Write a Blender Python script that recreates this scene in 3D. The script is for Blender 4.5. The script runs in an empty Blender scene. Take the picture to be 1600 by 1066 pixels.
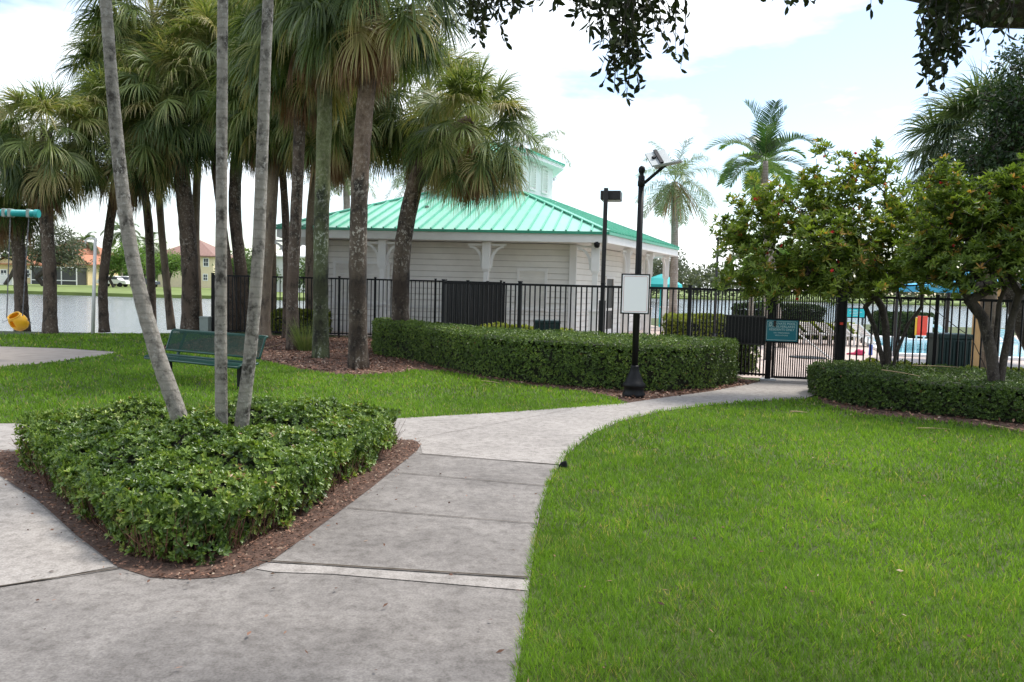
import bpy, bmesh, math, random
import numpy as np
from mathutils import Vector, Matrix
from mathutils.geometry import tessellate_polygon
random.seed(7)
RS = np.random.RandomState(11)
R = math.radians
C = bpy.context.scene.collection
S = bpy.context.scene

# ------------------------------------------------------------------ camera
H = 1.83
F = 1290.0
PITCH, ROLL = 3.9, 1.5
cam = bpy.data.cameras.new('camera')
co = bpy.data.objects.new('camera', cam)
C.objects.link(co)
cam.sensor_width = 36.0
cam.lens = 36.0 * F / 1600.0
cam.clip_start = 0.05
cam.clip_end = 6000
p_, r_ = R(PITCH), R(ROLL)
FW = Vector((0, math.cos(p_), -math.sin(p_)))
R0 = Vector((1, 0, 0))
U0 = Vector((0, math.sin(p_), math.cos(p_)))
RT = R0 * math.cos(r_) + U0 * math.sin(r_)
UP = U0 * math.cos(r_) - R0 * math.sin(r_)
M = Matrix((RT, UP, -FW)).transposed().to_4x4()
M.translation = Vector((0, 0, H))
co.matrix_world = M
S.camera = co

# ------------------------------------------------------------------ light
SUN_EL, SUN_AZ = 58.0, 50.0
w = bpy.data.worlds.new('World')
S.world = w
w.use_nodes = True
nt = w.node_tree
nt.nodes.clear()
out = nt.nodes.new('ShaderNodeOutputWorld')
bg = nt.nodes.new('ShaderNodeBackground')
bg.inputs['Strength'].default_value = 0.12
sky = nt.nodes.new('ShaderNodeTexSky')
sky.sky_type = 'NISHITA'
sky.sun_disc = False
sky.sun_elevation = R(SUN_EL)
sky.sun_rotation = R(SUN_AZ)
sky.dust_density = 0.8
sky.ozone_density = 1.6
tc = nt.nodes.new('ShaderNodeTexCoord')
mp = nt.nodes.new('ShaderNodeMapping')
mp.inputs['Scale'].default_value = (1.0, 1.0, 3.2)
mp.inputs['Location'].default_value = (0.35, 0.1, 0.15)
cn = nt.nodes.new('ShaderNodeTexNoise')
cn.inputs['Scale'].default_value = 2.1
cn.inputs['Detail'].default_value = 7
cn.inputs['Roughness'].default_value = 0.55
cr = nt.nodes.new('ShaderNodeValToRGB')
cr.color_ramp.elements[0].position = 0.44
cr.color_ramp.elements[0].color = (0.08, 0.08, 0.08, 1)
cr.color_ramp.elements[1].position = 0.60
cr.color_ramp.elements[1].color = (1, 1, 1, 1)
mx = nt.nodes.new('ShaderNodeMix')
mx.data_type = 'RGBA'
mx.inputs['B'].default_value = (8.6, 8.9, 9.2, 1)
nt.links.new(tc.outputs['Generated'], mp.inputs['Vector'])
nt.links.new(mp.outputs['Vector'], cn.inputs['Vector'])
nt.links.new(cn.outputs['Fac'], cr.inputs['Fac'])
nt.links.new(cr.outputs['Color'], mx.inputs['Factor'])
nt.links.new(sky.outputs['Color'], mx.inputs['A'])
nt.links.new(mx.outputs['Result'], bg.inputs['Color'])
nt.links.new(bg.outputs['Background'], out.inputs['Surface'])

sl = bpy.data.lights.new('sun', 'SUN')
sl.energy = 2.3
sl.angle = R(15)
sl.color = (1.0, 0.95, 0.87)
so = bpy.data.objects.new('sun', sl)
C.objects.link(so)
sd = Vector((math.cos(R(SUN_EL)) * math.sin(R(SUN_AZ)), math.cos(R(SUN_EL)) * math.cos(R(SUN_AZ)), math.sin(R(SUN_EL))))
so.rotation_euler = (-sd).to_track_quat('-Z', 'Y').to_euler()
so.location = sd * 60
S.view_settings.view_transform = 'Standard'
S.view_settings.look = 'None'
S.view_settings.gamma = 1.0
S.view_settings.exposure = 0.93

# ------------------------------------------------------------------ helpers
def ray(px, py):
    return FW * F + RT * (px - 800.0) - UP * (py - 533.0)
def G(px, py, z=0.0):
    d = ray(px, py)
    t = (z - H) / d.z
    return Vector((d.x * t, d.y * t, z))
def at(px, py, Y):
    d = ray(px, py)
    t = Y / d.y
    return Vector((d.x * t, Y, H + d.z * t))
def colx(px, Y, z=0.0):
    """world x of the point of height z and depth Y seen in image column px"""
    py = 445.0
    for _ in range(6):
        p = at(px, py, Y)
        py += (p.z - z) * F / Y
    return at(px, py, Y).x
def rowz(px, py, Y):
    return at(px, py, Y).z

def tag(o, label=None, cat=None, group=None, kind=None):
    if label: o['label'] = label
    if cat: o['category'] = cat
    if group: o['group'] = group
    if kind: o['kind'] = kind
    return o
def empty(name, loc, label, cat, group=None, rz=0):
    o = bpy.data.objects.new(name, None)
    o.empty_display_size = 0.2
    C.objects.link(o)
    o.location = loc
    o.rotation_euler = (0, 0, rz)
    return tag(o, label, cat, group)
def link(name, me, parent=None, loc=(0, 0, 0), rz=0):
    o = bpy.data.objects.new(name, me)
    C.objects.link(o)
    o.location = loc
    o.rotation_euler = (0, 0, rz)
    if parent is not None:
        o.parent = parent
    return o

class MB:
    def __init__(s):
        s.v, s.f, s.mi = [], [], []
    def add(s, vs, fs, mi=0):
        n = len(s.v)
        s.v += [Vector(v) for v in vs]
        s.f += [tuple(i + n for i in f) for f in fs]
        s.mi += [mi] * len(fs)
        return s
    def box(s, c, size, rz=0.0, mi=0, m=None):
        hx, hy, hz = size[0] / 2, size[1] / 2, size[2] / 2
        vs = [Vector((x, y, z)) for x in (-hx, hx) for y in (-hy, hy) for z in (-hz, hz)]
        rot = m if m is not None else Matrix.Rotation(rz, 3, 'Z')
        c = Vector(c)
        return s.add([rot @ v + c for v in vs], [(0, 1, 3, 2), (4, 6, 7, 5), (0, 4, 5, 1), (2, 3, 7, 6), (0, 2, 6, 4), (1, 5, 7, 3)], mi)
    def bar(s, a, b, wd, ht, mi=0, up=(0, 0, 1)):
        a, b = Vector(a), Vector(b)
        d = (b - a)
        L = d.length
        d.normalize()
        u = Vector(up)
        if abs(d.dot(u)) > .95: u = Vector((0, 1, 0))
        sx = d.cross(u).normalized()
        u = sx.cross(d)
        vs = []
        for p in (a, b):
            for i, j in ((-1, -1), (1, -1), (1, 1), (-1, 1)):
                vs.append(p + sx * (i * wd / 2) + u * (j * ht / 2))
        return s.add(vs, [(3, 2, 1, 0), (4, 5, 6, 7), (0, 1, 5, 4), (1, 2, 6, 5), (2, 3, 7, 6), (3, 0, 4, 7)], mi)
    def tube(s, path, rad, n=8, mi=0, caps=True, jit=0.0):
        path = [Vector(p) for p in path]
        k = len(path)
        if not hasattr(rad, '__len__'): rad = [rad] * k
        vs, fs = [], []
        ref = Vector((0.3, 1, 0.1)).normalized()
        for i, p in enumerate(path):
            d = (path[min(i + 1, k - 1)] - path[max(i - 1, 0)]).normalized()
            if abs(d.dot(ref)) > .97: ref = Vector((1, 0, 0.2)).normalized()
            a = (ref - d * ref.dot(d)).normalized()
            b = d.cross(a)
            for j in range(n):
                t = 2 * math.pi * j / n
                rr = rad[i] * (1 + (random.random() - .5) * jit)
                vs.append(p + (a * math.cos(t) + b * math.sin(t)) * rr)
        for i in range(k - 1):
            for j in range(n):
                j2 = (j + 1) % n
                fs.append((i * n + j, i * n + j2, (i + 1) * n + j2, (i + 1) * n + j))
        if caps:
            fs.append(tuple(range(n - 1, -1, -1)))
            fs.append(tuple((k - 1) * n + j for j in range(n)))
        return s.add(vs, fs, mi)
    def lathe(s, prof, n=20, c=(0, 0, 0), mi=0):
        return s.tube([(c[0], c[1], c[2] + z) for r, z in prof], [r for r, z in prof], n, mi) if False else s._lathe(prof, n, c, mi)
    def _lathe(s, prof, n, c, mi):
        vs, fs = [], []
        for r, z in prof:
            for j in range(n):
                t = 2 * math.pi * j / n
                vs.append((c[0] + r * math.cos(t), c[1] + r * math.sin(t), c[2] + z))
        for i in range(len(prof) - 1):
            for j in range(n):
                j2 = (j + 1) % n
                fs.append((i * n + j, i * n + j2, (i + 1) * n + j2, (i + 1) * n + j))
        fs.append(tuple(range(n - 1, -1, -1)))
        fs.append(tuple((len(prof) - 1) * n + j for j in range(n)))
        return s.add(vs, fs, mi)
    def prism(s, poly, z0, z1, mi=0, bottom=True):
        poly = [Vector((p[0], p[1])) for p in poly]
        n = len(poly)
        area = sum(poly[i].x * poly[(i + 1) % n].y - poly[(i + 1) % n].x * poly[i].y for i in range(n))
        if area < 0: poly = poly[::-1]
        tri = tessellate_polygon([[Vector((p.x, p.y, 0)) for p in poly]])
        vs = [(p.x, p.y, z0) for p in poly] + [(p.x, p.y, z1) for p in poly]
        fs = []
        for t in tri:
            a, b, c = t
            nz = (poly[b] - poly[a]).cross(poly[c] - poly[a])
            if nz < 0: a, c = c, a
            fs.append((a + n, b + n, c + n))
            if bottom: fs.append((c, b, a))
        for i in range(n):
            j = (i + 1) % n
            fs.append((i, j, j + n, i + n))
        return s.add(vs, fs, mi)
    def build(s, name, mats, parent=None, origin=(0, 0, 0), smooth=False, bevel=0, rz=0, loc=None):
        me = bpy.data.meshes.new(name)
        o_ = Vector(origin)
        me.from_pydata([v - o_ for v in s.v], [], s.f)
        if not isinstance(mats, (list, tuple)): mats = [mats]
        for m in mats: me.materials.append(m)
        for p, i in zip(me.polygons, s.mi): p.material_index = i
        if smooth: me.shade_smooth()
        me.update()
        o = link(name, me, parent, loc if loc is not None else ((0, 0, 0) if parent is not None else origin), rz)
        if bevel:
            b = o.modifiers.new('bevel', 'BEVEL')
            b.width = bevel
            b.segments = 2
            b.limit_method = 'ANGLE'
        return o

def np_mesh(name, V, Fq, mats, rnd=None, mi=None, smooth=False):
    me = bpy.data.meshes.new(name)
    V = np.ascontiguousarray(V, dtype=np.float32)
    Fq = np.ascontiguousarray(Fq, dtype=np.int32)
    k = Fq.shape[1]
    me.vertices.add(len(V))
    me.vertices.foreach_set('co', V.ravel())
    me.loops.add(Fq.size)
    me.loops.foreach_set('vertex_index', Fq.ravel())
    me.polygons.add(len(Fq))
    me.polygons.foreach_set('loop_start', np.arange(0, Fq.size, k, dtype=np.int32))
    me.polygons.foreach_set('loop_total', np.full(len(Fq), k, dtype=np.int32))
    if not isinstance(mats, (list, tuple)): mats = [mats]
    for m in mats: me.materials.append(m)
    if mi is not None: me.polygons.foreach_set('material_index', np.asarray(mi, dtype=np.int32))
    if smooth: me.polygons.foreach_set('use_smooth', np.ones(len(Fq), dtype=bool))
    me.update(calc_edges=True)
    if rnd is not None:
        a = me.attributes.new('rnd', 'FLOAT', 'POINT')
        a.data.foreach_set('value', np.asarray(rnd, dtype=np.float32))
    return me

def nrm(a):
    return a / np.maximum(np.linalg.norm(a, axis=-1, keepdims=True), 1e-9)
class NB:
    """collects numpy quads"""
    def __init__(s):
        s.V, s.Q, s.r, s.m, s.n = [], [], [], [], 0
    def add(s, V, Q, r, mi=0):
        s.V.append(V); s.Q.append(Q + s.n); s.r.append(r); s.m.append(np.full(len(Q), mi)); s.n += len(V)
    def leaves(s, P, D, N, L, W, rnd, mi=0, fold=.15, full=True):
        n = len(P)
        L = np.broadcast_to(np.asarray(L, float).reshape(-1, 1), (n, 1)); W = np.broadcast_to(np.asarray(W, float).reshape(-1, 1), (n, 1))
        D = nrm(D)
        Sd = nrm(np.cross(D, N)); Nn = nrm(np.cross(Sd, D))
        up = Nn * W * fold
        if full:
            vs = [P, P + D * L * .33 + Sd * W * .42 + up, P + D * L * .7 + Sd * W * .42 + up * .6 - Nn * L * .02, P + D * L - Nn * L * .1, P + D * L * .7 - Sd * W * .42 + up * .6 - Nn * L * .02, P + D * L * .33 - Sd * W * .42 + up]
            V = np.stack(vs, 1).reshape(-1, 3)
            b = np.arange(n)[:, None] * 6
            Q = np.concatenate([b + np.array([[0, 1, 2, 3]]), b + np.array([[0, 3, 4, 5]])], 0)
            s.add(V, Q, np.repeat(rnd, 6), mi)
        else:
            vs = [P, P + D * L * .5 + Sd * W * .5 + up, P + D * L, P + D * L * .5 - Sd * W * .5 + up]
            V = np.stack(vs, 1).reshape(-1, 3)
            Q = np.arange(n)[:, None] * 4 + np.array([[0, 1, 2, 3]])
            s.add(V, Q, np.repeat(rnd, 4), mi)
    def strips(s, P, D, Sd, L, W, prof, grav, rnd, mi=0, tipv=0.0):
        """ribbons that bend under gravity; prof = width factors per station"""
        n = len(P); k = len(prof) - 1
        L = np.broadcast_to(np.asarray(L, float).reshape(-1, 1), (n, 1)); W = np.broadcast_to(np.asarray(W, float).reshape(-1, 1), (n, 1))
        g = np.broadcast_to(np.asarray(grav, float).reshape(-1, 1), (n, 1))
        D = nrm(D); Sd = nrm(Sd)
        cur = P.copy(); st = []
        for i in range(k + 1):
            st.append(cur + Sd * W * prof[i] * .5); st.append(cur - Sd * W * prof[i] * .5)
            cur = cur + D * L / k
            D = nrm(D + np.array([[0, 0, -1.0]]) * g * (i + 1) / k)
        V = np.stack(st, 1).reshape(-1, 3)
        m = 2 * (k + 1)
        rv_ = np.clip(np.repeat(rnd, m) + np.tile(np.repeat(np.linspace(0, 1, k + 1) ** 2, 2), n) * tipv, 0, 1)
        b = np.arange(n)[:, None] * m
        Q = np.concatenate([b + np.array([[2 * i, 2 * i + 2, 2 * i + 3, 2 * i + 1]]) for i in range(k)], 0)
        s.add(V, Q, rv_, mi)
    def mesh(s, name, mats):
        return np_mesh(name, np.concatenate(s.V), np.concatenate(s.Q), mats, np.concatenate(s.r), np.concatenate(s.m))
    def addmb(s, mb, mi=0, r=.5):
        """quads only / tris are padded by repeating"""
        V = np.array([tuple(v) for v in mb.v], float)
        Q = []
        for f in mb.f:
            if len(f) == 4: Q.append(f)
            else:
                for i in range(1, len(f) - 1, 2):
                    if i + 2 < len(f): Q.append((f[0], f[i], f[i + 1], f[i + 2]))
        s.add(V, np.array(Q, int), np.full(len(V), r), mi)

def rv(n, z=0.0):
    a = RS.normal(size=(n, 3)); a = nrm(a)
    a[:, 2] += z
    return nrm(a)
def in_poly(P, poly):
    x, y = P[:, 0], P[:, 1]
    inside = np.zeros(len(P), bool)
    n = len(poly)
    for i in range(n):
        x1, y1 = poly[i][0], poly[i][1]; x2, y2 = poly[(i + 1) % n][0], poly[(i + 1) % n][1]
        c = ((y1 > y) != (y2 > y)) & (x < (x2 - x1) * (y - y1) / (y2 - y1 + 1e-12) + x1)
        inside ^= c
    return inside
def edge_dist(P, poly):
    d = np.full(len(P), 1e9)
    n = len(poly)
    for i in range(n):
        a = np.array(poly[i][:2]); b = np.array(poly[(i + 1) % n][:2])
        ab = b - a
        t = np.clip(((P[:, :2] - a) @ ab) / (ab @ ab + 1e-12), 0, 1)
        q = a + t[:, None] * ab
        d = np.minimum(d, np.hypot(*(P[:, :2] - q).T))
    return d
def vnoise(x, y, s=1.0, seed=0):
    """cheap smooth noise 0..1"""
    v = np.zeros_like(x)
    for k, (a, f) in enumerate(((1, 1), (.6, 2.1), (.35, 4.3))):
        v += a * np.sin(x * f / s * 1.7 + 1.3 * k + seed + 1.1 * np.sin(y * f / s * 1.3 + seed * 2)) * np.cos(y * f / s * 1.5 - k * 2.1 + seed + .9 * np.sin(x * f / s))
    return np.clip(.5 + v / 2.6, 0, 1)

# ------------------------------------------------------------------ materials
def newmat(name):
    m = bpy.data.materials.new(name)
    m.use_nodes = True
    return m, m.node_tree, m.node_tree.nodes['Principled BSDF']
def ramp(nt, stops):
    r = nt.nodes.new('ShaderNodeValToRGB')
    e = r.color_ramp.elements
    while len(e) < len(stops): e.new(.5)
    for i, (p, c) in enumerate(stops):
        e[i].position = p
        e[i].color = (c[0], c[1], c[2], 1) if len(c) == 3 else c
    return r
def noise(nt, scale, detail=4, rough=.55, coord='Object', mapscale=None):
    n = nt.nodes.new('ShaderNodeTexNoise')
    n.inputs['Scale'].default_value = scale
    n.inputs['Detail'].default_value = detail
    n.inputs['Roughness'].default_value = rough
    t = nt.nodes.new('ShaderNodeTexCoord')
    if mapscale:
        mp = nt.nodes.new('ShaderNodeMapping')
        mp.inputs['Scale'].default_value = mapscale
        nt.links.new(t.outputs[coord], mp.inputs['Vector'])
        nt.links.new(mp.outputs['Vector'], n.inputs['Vector'])
    else:
        nt.links.new(t.outputs[coord], n.inputs['Vector'])
    return n
def mixc(nt, a, b, fac, mode='MIX'):
    m = nt.nodes.new('ShaderNodeMix')
    m.data_type = 'RGBA'
    m.blend_type = mode
    for sock, v in (('A', a), ('B', b), ('Factor', fac)):
        if hasattr(v, 'links') or hasattr(v, 'is_output'): nt.links.new(v, m.inputs[sock])
        elif isinstance(v, (tuple, list)): m.inputs[sock].default_value = (v[0], v[1], v[2], 1)
        else: m.inputs[sock].default_value = v
    return m.outputs['Result']
def bump(nt, bs, h, strength=.3, dist=.02):
    b = nt.nodes.new('ShaderNodeBump')
    b.inputs['Strength'].default_value = strength
    b.inputs['Distance'].default_value = dist
    nt.links.new(h, b.inputs['Height'])
    nt.links.new(b.outputs['Normal'], bs.inputs['Normal'])
def plain(name, col, rough=.6, var=.12, scale=6, metal=0, bmp=0, coord='Object'):
    m, nt, bs = newmat(name)
    n = noise(nt, scale, 5, .6, coord)
    lo = tuple(c * (1 - var) for c in col); hi = tuple(min(1, c * (1 + var)) for c in col)
    r = ramp(nt, [(.3, lo), (.7, hi)])
    nt.links.new(n.outputs['Fac'], r.inputs['Fac'])
    nt.links.new(r.outputs['Color'], bs.inputs['Base Color'])
    bs.inputs['Roughness'].default_value = rough
    bs.inputs['Metallic'].default_value = metal
    if bmp:
        n2 = noise(nt, scale * 8, 4, .6, coord)
        bump(nt, bs, n2.outputs['Fac'], bmp, .01)
    return m
def leafmat(name, stops, rough=.45, trans=.3, patch=None, spec=.4):
    m, nt, bs = newmat(name)
    a = nt.nodes.new('ShaderNodeAttribute')
    a.attribute_name = 'rnd'
    r = ramp(nt, stops)
    nt.links.new(a.outputs['Fac'], r.inputs['Fac'])
    col = r.outputs['Color']
    if patch:
        n = noise(nt, patch[0], 4, .6, 'Object')
        pr = ramp(nt, [(.35, patch[1]), (.65, patch[2])])
        nt.links.new(n.outputs['Fac'], pr.inputs['Fac'])
        col = mixc(nt, col, pr.outputs['Color'], 1.0, 'MULTIPLY')
    nt.links.new(col, bs.inputs['Base Color'])
    bs.inputs['Roughness'].default_value = rough
    bs.inputs['Specular IOR Level'].default_value = spec
    tr = nt.nodes.new('ShaderNodeBsdfTranslucent')
    col2 = mixc(nt, col, (1.25, 1.3, .6), 1.0, 'MULTIPLY')
    nt.links.new(col2, tr.inputs['Color'])
    ms = nt.nodes.new('ShaderNodeMixShader')
    ms.inputs['Fac'].default_value = trans
    nt.links.new(bs.outputs['BSDF'], ms.inputs[1])
    nt.links.new(tr.outputs['BSDF'], ms.inputs[2])
    nt.links.new(ms.outputs['Shader'], nt.nodes['Material Output'].inputs['Surface'])
    return m

def concrete_mat(name, light, dark, bias=.5):
    m, nt, bs = newmat(name)
    big = noise(nt, .55, 5, .6)
    mid = noise(nt, 2.6, 8, .72)
    fine = noise(nt, 70, 3, .6)
    r1 = ramp(nt, [(bias - .12, dark), (bias + .13, light)])
    add = nt.nodes.new('ShaderNodeMath'); add.operation = 'MULTIPLY_ADD'
    add.inputs[1].default_value = .55
    nt.links.new(mid.outputs['Fac'], add.inputs[0])
    mul = nt.nodes.new('ShaderNodeMath'); mul.operation = 'MULTIPLY'
    mul.inputs[1].default_value = .45
    nt.links.new(big.outputs['Fac'], mul.inputs[0])
    nt.links.new(mul.outputs[0], add.inputs[2])
    nt.links.new(add.outputs[0], r1.inputs['Fac'])
    r2 = ramp(nt, [(.3, (.72, .72, .72)), (.62, (1.1, 1.1, 1.1))])
    nt.links.new(fine.outputs['Fac'], r2.inputs['Fac'])
    c = mixc(nt, r1.outputs['Color'], r2.outputs['Color'], 1.0, 'MULTIPLY')
    sp_ = noise(nt, 13, 9, .75); r5 = ramp(nt, [(.36, (.60, .585, .57)), (.54, (1.06, 1.06, 1.06))]); nt.links.new(sp_.outputs['Fac'], r5.inputs['Fac'])
    c = mixc(nt, c, r5.outputs['Color'], .8, 'MULTIPLY')
    vor = nt.nodes.new('ShaderNodeTexVoronoi'); vor.inputs['Scale'].default_value = 9
    t = nt.nodes.new('ShaderNodeTexCoord'); nt.links.new(t.outputs['Object'], vor.inputs['Vector'])
    r3 = ramp(nt, [(.03, (.45, .42, .4)), (.06, (1, 1, 1))])
    nt.links.new(vor.outputs['Distance'], r3.inputs['Fac'])
    c = mixc(nt, c, r3.outputs['Color'], .5, 'MULTIPLY')
    nt.links.new(c, bs.inputs['Base Color'])
    bs.inputs['Roughness'].default_value = .85
    bump(nt, bs, fine.outputs['Fac'], .25, .004)
    return m
def bark_mat(name, base, dark, light, ringf=0, zs=.35, sc=5.0, ringa=.75, zone=False):
    m, nt, bs = newmat(name)
    n1 = noise(nt, sc, 6, .65, 'Object', (1, 1, zs))
    n2 = noise(nt, sc * 3.5, 6, .7, 'Object', (1, 1, .8))
    n3 = noise(nt, .8, 3, .5, 'Object')
    r1 = ramp(nt, [(.36, dark), (.5, base), (.72, tuple(c * 1.25 for c in base))])
    nt.links.new(n1.outputs['Fac'], r1.inputs['Fac'])
    r2 = ramp(nt, [(.535, (0, 0, 0)), (.60, (1, 1, 1))])
    nt.links.new(n2.outputs['Fac'], r2.inputs['Fac'])
    r3 = ramp(nt, [(.4, (0, 0, 0)), (.6, (1, 1, 1))])
    nt.links.new(n3.outputs['Fac'], r3.inputs['Fac'])
    f = mixc(nt, r2.outputs['Color'], r3.outputs['Color'], 1.0, 'MULTIPLY')
    c = mixc(nt, r1.outputs['Color'], light, f)
    h = n2.outputs['Fac']
    if ringf:
        wv = nt.nodes.new('ShaderNodeTexWave')
        wv.bands_direction = 'Z'
        wv.inputs['Scale'].default_value = ringf
        wv.inputs['Distortion'].default_value = 2.2
        wv.inputs['Detail'].default_value = 2
        wv.inputs['Detail Scale'].default_value = 1.5
        t = nt.nodes.new('ShaderNodeTexCoord'); nt.links.new(t.outputs['Object'], wv.inputs['Vector'])
        rr = ramp(nt, [(.0, (.5, .48, .45)), (.14, (1, 1, 1))])
        nt.links.new(wv.outputs['Fac'], rr.inputs['Fac'])
        c = mixc(nt, c, rr.outputs['Color'], ringa, 'MULTIPLY')
    if zone:
        # weathered dark lower bark, paler smooth bark higher up the stem
        t = nt.nodes.new('ShaderNodeTexCoord'); sp = nt.nodes.new('ShaderNodeSeparateXYZ'); nt.links.new(t.outputs['Object'], sp.inputs['Vector'])
        ma = nt.nodes.new('ShaderNodeMath'); ma.operation = 'MULTIPLY_ADD'; ma.inputs[1].default_value = 2.6; nt.links.new(n1.outputs['Fac'], ma.inputs[0]); nt.links.new(sp.outputs['Z'], ma.inputs[2])
        mr = nt.nodes.new('ShaderNodeMapRange'); mr.inputs['From Min'].default_value = 4.9; mr.inputs['From Max'].default_value = 5.5; nt.links.new(ma.outputs[0], mr.inputs['Value'])
        r6 = ramp(nt, [(.35, (base[0] * 1.1, base[1] * 1.0, base[2] * .9)), (.55, (base[0] * 2.0, base[1] * 1.9, base[2] * 1.9)), (.7, (.30, .26, .21))]); nt.links.new(n2.outputs['Fac'], r6.inputs['Fac'])
        c = mixc(nt, c, r6.outputs['Color'], mr.outputs['Result'])
        n4 = noise(nt, 1.1, 3, .6, 'Object', (1, 1, .8)); r4 = ramp(nt, [(.42, (.35, .3, .28)), (.56, (1.15, 1.15, 1.15))]); nt.links.new(n4.outputs['Fac'], r4.inputs['Fac'])
        c = mixc(nt, c, r4.outputs['Color'], .8, 'MULTIPLY')
    nt.links.new(c, bs.inputs['Base Color'])
    bs.inputs['Roughness'].default_value = .9
    bump(nt, bs, h, .8, .03)
    return m

MT = {}
MT['concrete'] = concrete_mat('concrete_stained', (.262, .240, .222), (.13, .117, .108), .47)
MT['concrete_light'] = concrete_mat('concrete_pale', (.36, .33, .305), (.25, .228, .21), .45)
MT['joint'] = plain('joint_dirt', (.06, .045, .03), .95, .3)
MT['deck'] = concrete_mat('pool_deck_concrete', (.62, .50, .44), (.52, .42, .37), .42)
MT['lawn'] = plain('lawn_soil', (.06, .08, .018), .95, .35, 2.0)
MT['far_lawn'] = plain('far_lawn', (.15, .20, .045), .95, .25, .3)
MT['lap_shade'] = plain('siding_lap_shade', (.60, .57, .53), .8, .1, 4)  # shadow line below each board, put into the strip colour
MT['sand'] = plain('sand', (.34, .29, .25), .95, .15, 3, bmp=.4)
MT['mulch'] = plain('mulch_bed', (.115, .066, .047), .95, .5, 30, bmp=.8)
MT['white'] = plain('white_paint', (.82, .80, .78), .5, .04, 3)
MT['siding'] = plain('white_siding', (.83, .80, .755), .55, .05, 2)
MT['cream'] = plain('cream_stucco', (.72, .57, .32), .8, .06, 3)
MT['cream2'] = plain('pale_cream_stucco', (.78, .66, .45), .8, .06, 3)
MT['palewall'] = plain('white_stucco', (.75, .74, .72), .8, .05, 3)
MT['tile_orange'] = plain('orange_roof_tile', (.42, .17, .09), .8, .25, 4)
MT['tile_brown'] = plain('brown_roof_tile', (.26, .15, .12), .8, .2, 4)
MT['glass_dark'] = plain('window_glass', (.05, .06, .08), .1, .2, 1)
MT['screen'] = plain('patio_screen', (.05, .05, .05), .5, .2, 3)
MT['black'] = plain('black_paint', (.006, .006, .007), .5, .2, 12)
MT['black'].node_tree.nodes['Principled BSDF'].inputs['Specular IOR Level'].default_value = .25
MT['bronze'] = plain('bronze_paint', (.022, .019, .02), .4, .2, 9)
MT['green_metal'] = plain('green_roof_metal', (.30, .62, .49), .35, .07, 1.2)
MT['green_seam'] = plain('green_seam_metal', (.13, .47, .33), .4, .1, 3)
MT['green_trim'] = plain('green_trim_metal', (.05, .36, .23), .4, .1, 3)
MT['bench'] = plain('bench_green', (.004, .055, .04), .35, .1, 8)
MT['teal'] = plain('teal_paint', (.02, .36, .36), .4, .1, 5)
MT['turq'] = plain('turquoise_canvas', (.02, .45, .48), .7, .1, 4)
MT['blue_canvas'] = plain('blue_canvas', (.05, .42, .70), .7, .1, 4)
MT['yellow'] = plain('yellow_plastic', (.80, .42, .02), .35, .1, 5)
MT['chain'] = plain('chain_steel', (.12, .12, .13), .5, .2, 20)
MT['pale_metal'] = plain('pale_metal', (.55, .57, .6), .4, .06, 5)
MT['sign_white'] = plain('sign_white', (.97, .97, .97), .3, .01, 2)
MT['sign_red'] = plain('sign_red', (.6, .25, .25), .4, .05, 2)
MT['sign_teal'] = plain('sign_teal', (.0, .16, .21), .35, .06, 5)
MT['sign_letter'] = plain('sign_letter', (.45, .62, .62), .4, .05, 5)
MT['panel_back'] = plain('panel_backing', (.42, .45, .44), .4, .08, 5)
MT['grey_box'] = plain('grey_green_box', (.28, .32, .29), .6, .1, 5)
MT['pink'] = plain('pink_plastic', (.7, .05, .15), .4, .1, 5)
MT['red'] = plain('red_plastic', (.75, .06, .03), .35, .1, 5)
MT['bluep'] = plain('blue_plastic', (.05, .12, .5), .4, .1, 5)
MT['tan_pillar'] = plain('tan_pillar', (.55, .36, .16), .8, .08, 4)
MT['dkgreen_bin'] = plain('dark_green_bin', (.006, .03, .028), .5, .2, 6)
MT['trunk_sabal'] = bark_mat('sabal_bark', (.095, .07, .05), (.018, .013, .010), (.44, .40, .34), 8, .5, 4.5, .4, True)
MT['trunk_dark'] = bark_mat('dark_sabal_bark', (.115, .082, .06), (.022, .016, .012), (.33, .29, .245), 8, .5, 5, .4)
MT['trunk_smooth'] = bark_mat('sabal_bark_ringed', (.21, .16, .115), (.06, .045, .035), (.30, .27, .2), 9, .3, 4)
MT['trunk_mossy'] = bark_mat('mossy_bark', (.085, .10, .045), (.018, .02, .012), (.38, .40, .32), 8, .5, 4.5, .4, True)
MT['trunk_pale'] = bark_mat('pale_palm_bark', (.30, .275, .24), (.06, .052, .044), (.50, .47, .43), 3.6, .9, 8, .4)
MT['trunk_far'] = bark_mat('grey_palm_bark', (.34, .29, .25), (.2, .16, .13), (.45, .42, .38), 4, .5, 3)
MT['bark'] = bark_mat('tree_bark', (.06, .047, .038), (.018, .014, .012), (.17, .15, .13), 0, .4, 9)
MT['bark_grey'] = bark_mat('grey_twig_bark', (.26, .22, .185), (.10, .08, .065), (.4, .37, .33), 0, .6, 9)
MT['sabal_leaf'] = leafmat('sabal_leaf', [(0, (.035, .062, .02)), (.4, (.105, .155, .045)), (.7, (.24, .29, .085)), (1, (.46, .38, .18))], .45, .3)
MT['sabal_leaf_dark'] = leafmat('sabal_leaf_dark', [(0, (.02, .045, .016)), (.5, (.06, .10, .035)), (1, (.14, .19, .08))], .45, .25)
MT['sabal_dead'] = leafmat('sabal_dead_leaf', [(0, (.12, .06, .035)), (.5, (.33, .19, .11)), (1, (.5, .37, .24))], .8, .25)
MT['queen_leaf'] = leafmat('queen_leaf', [(0, (.09, .13, .06)), (.6, (.18, .24, .11)), (1, (.3, .34, .19))], .4, .35)
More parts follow.
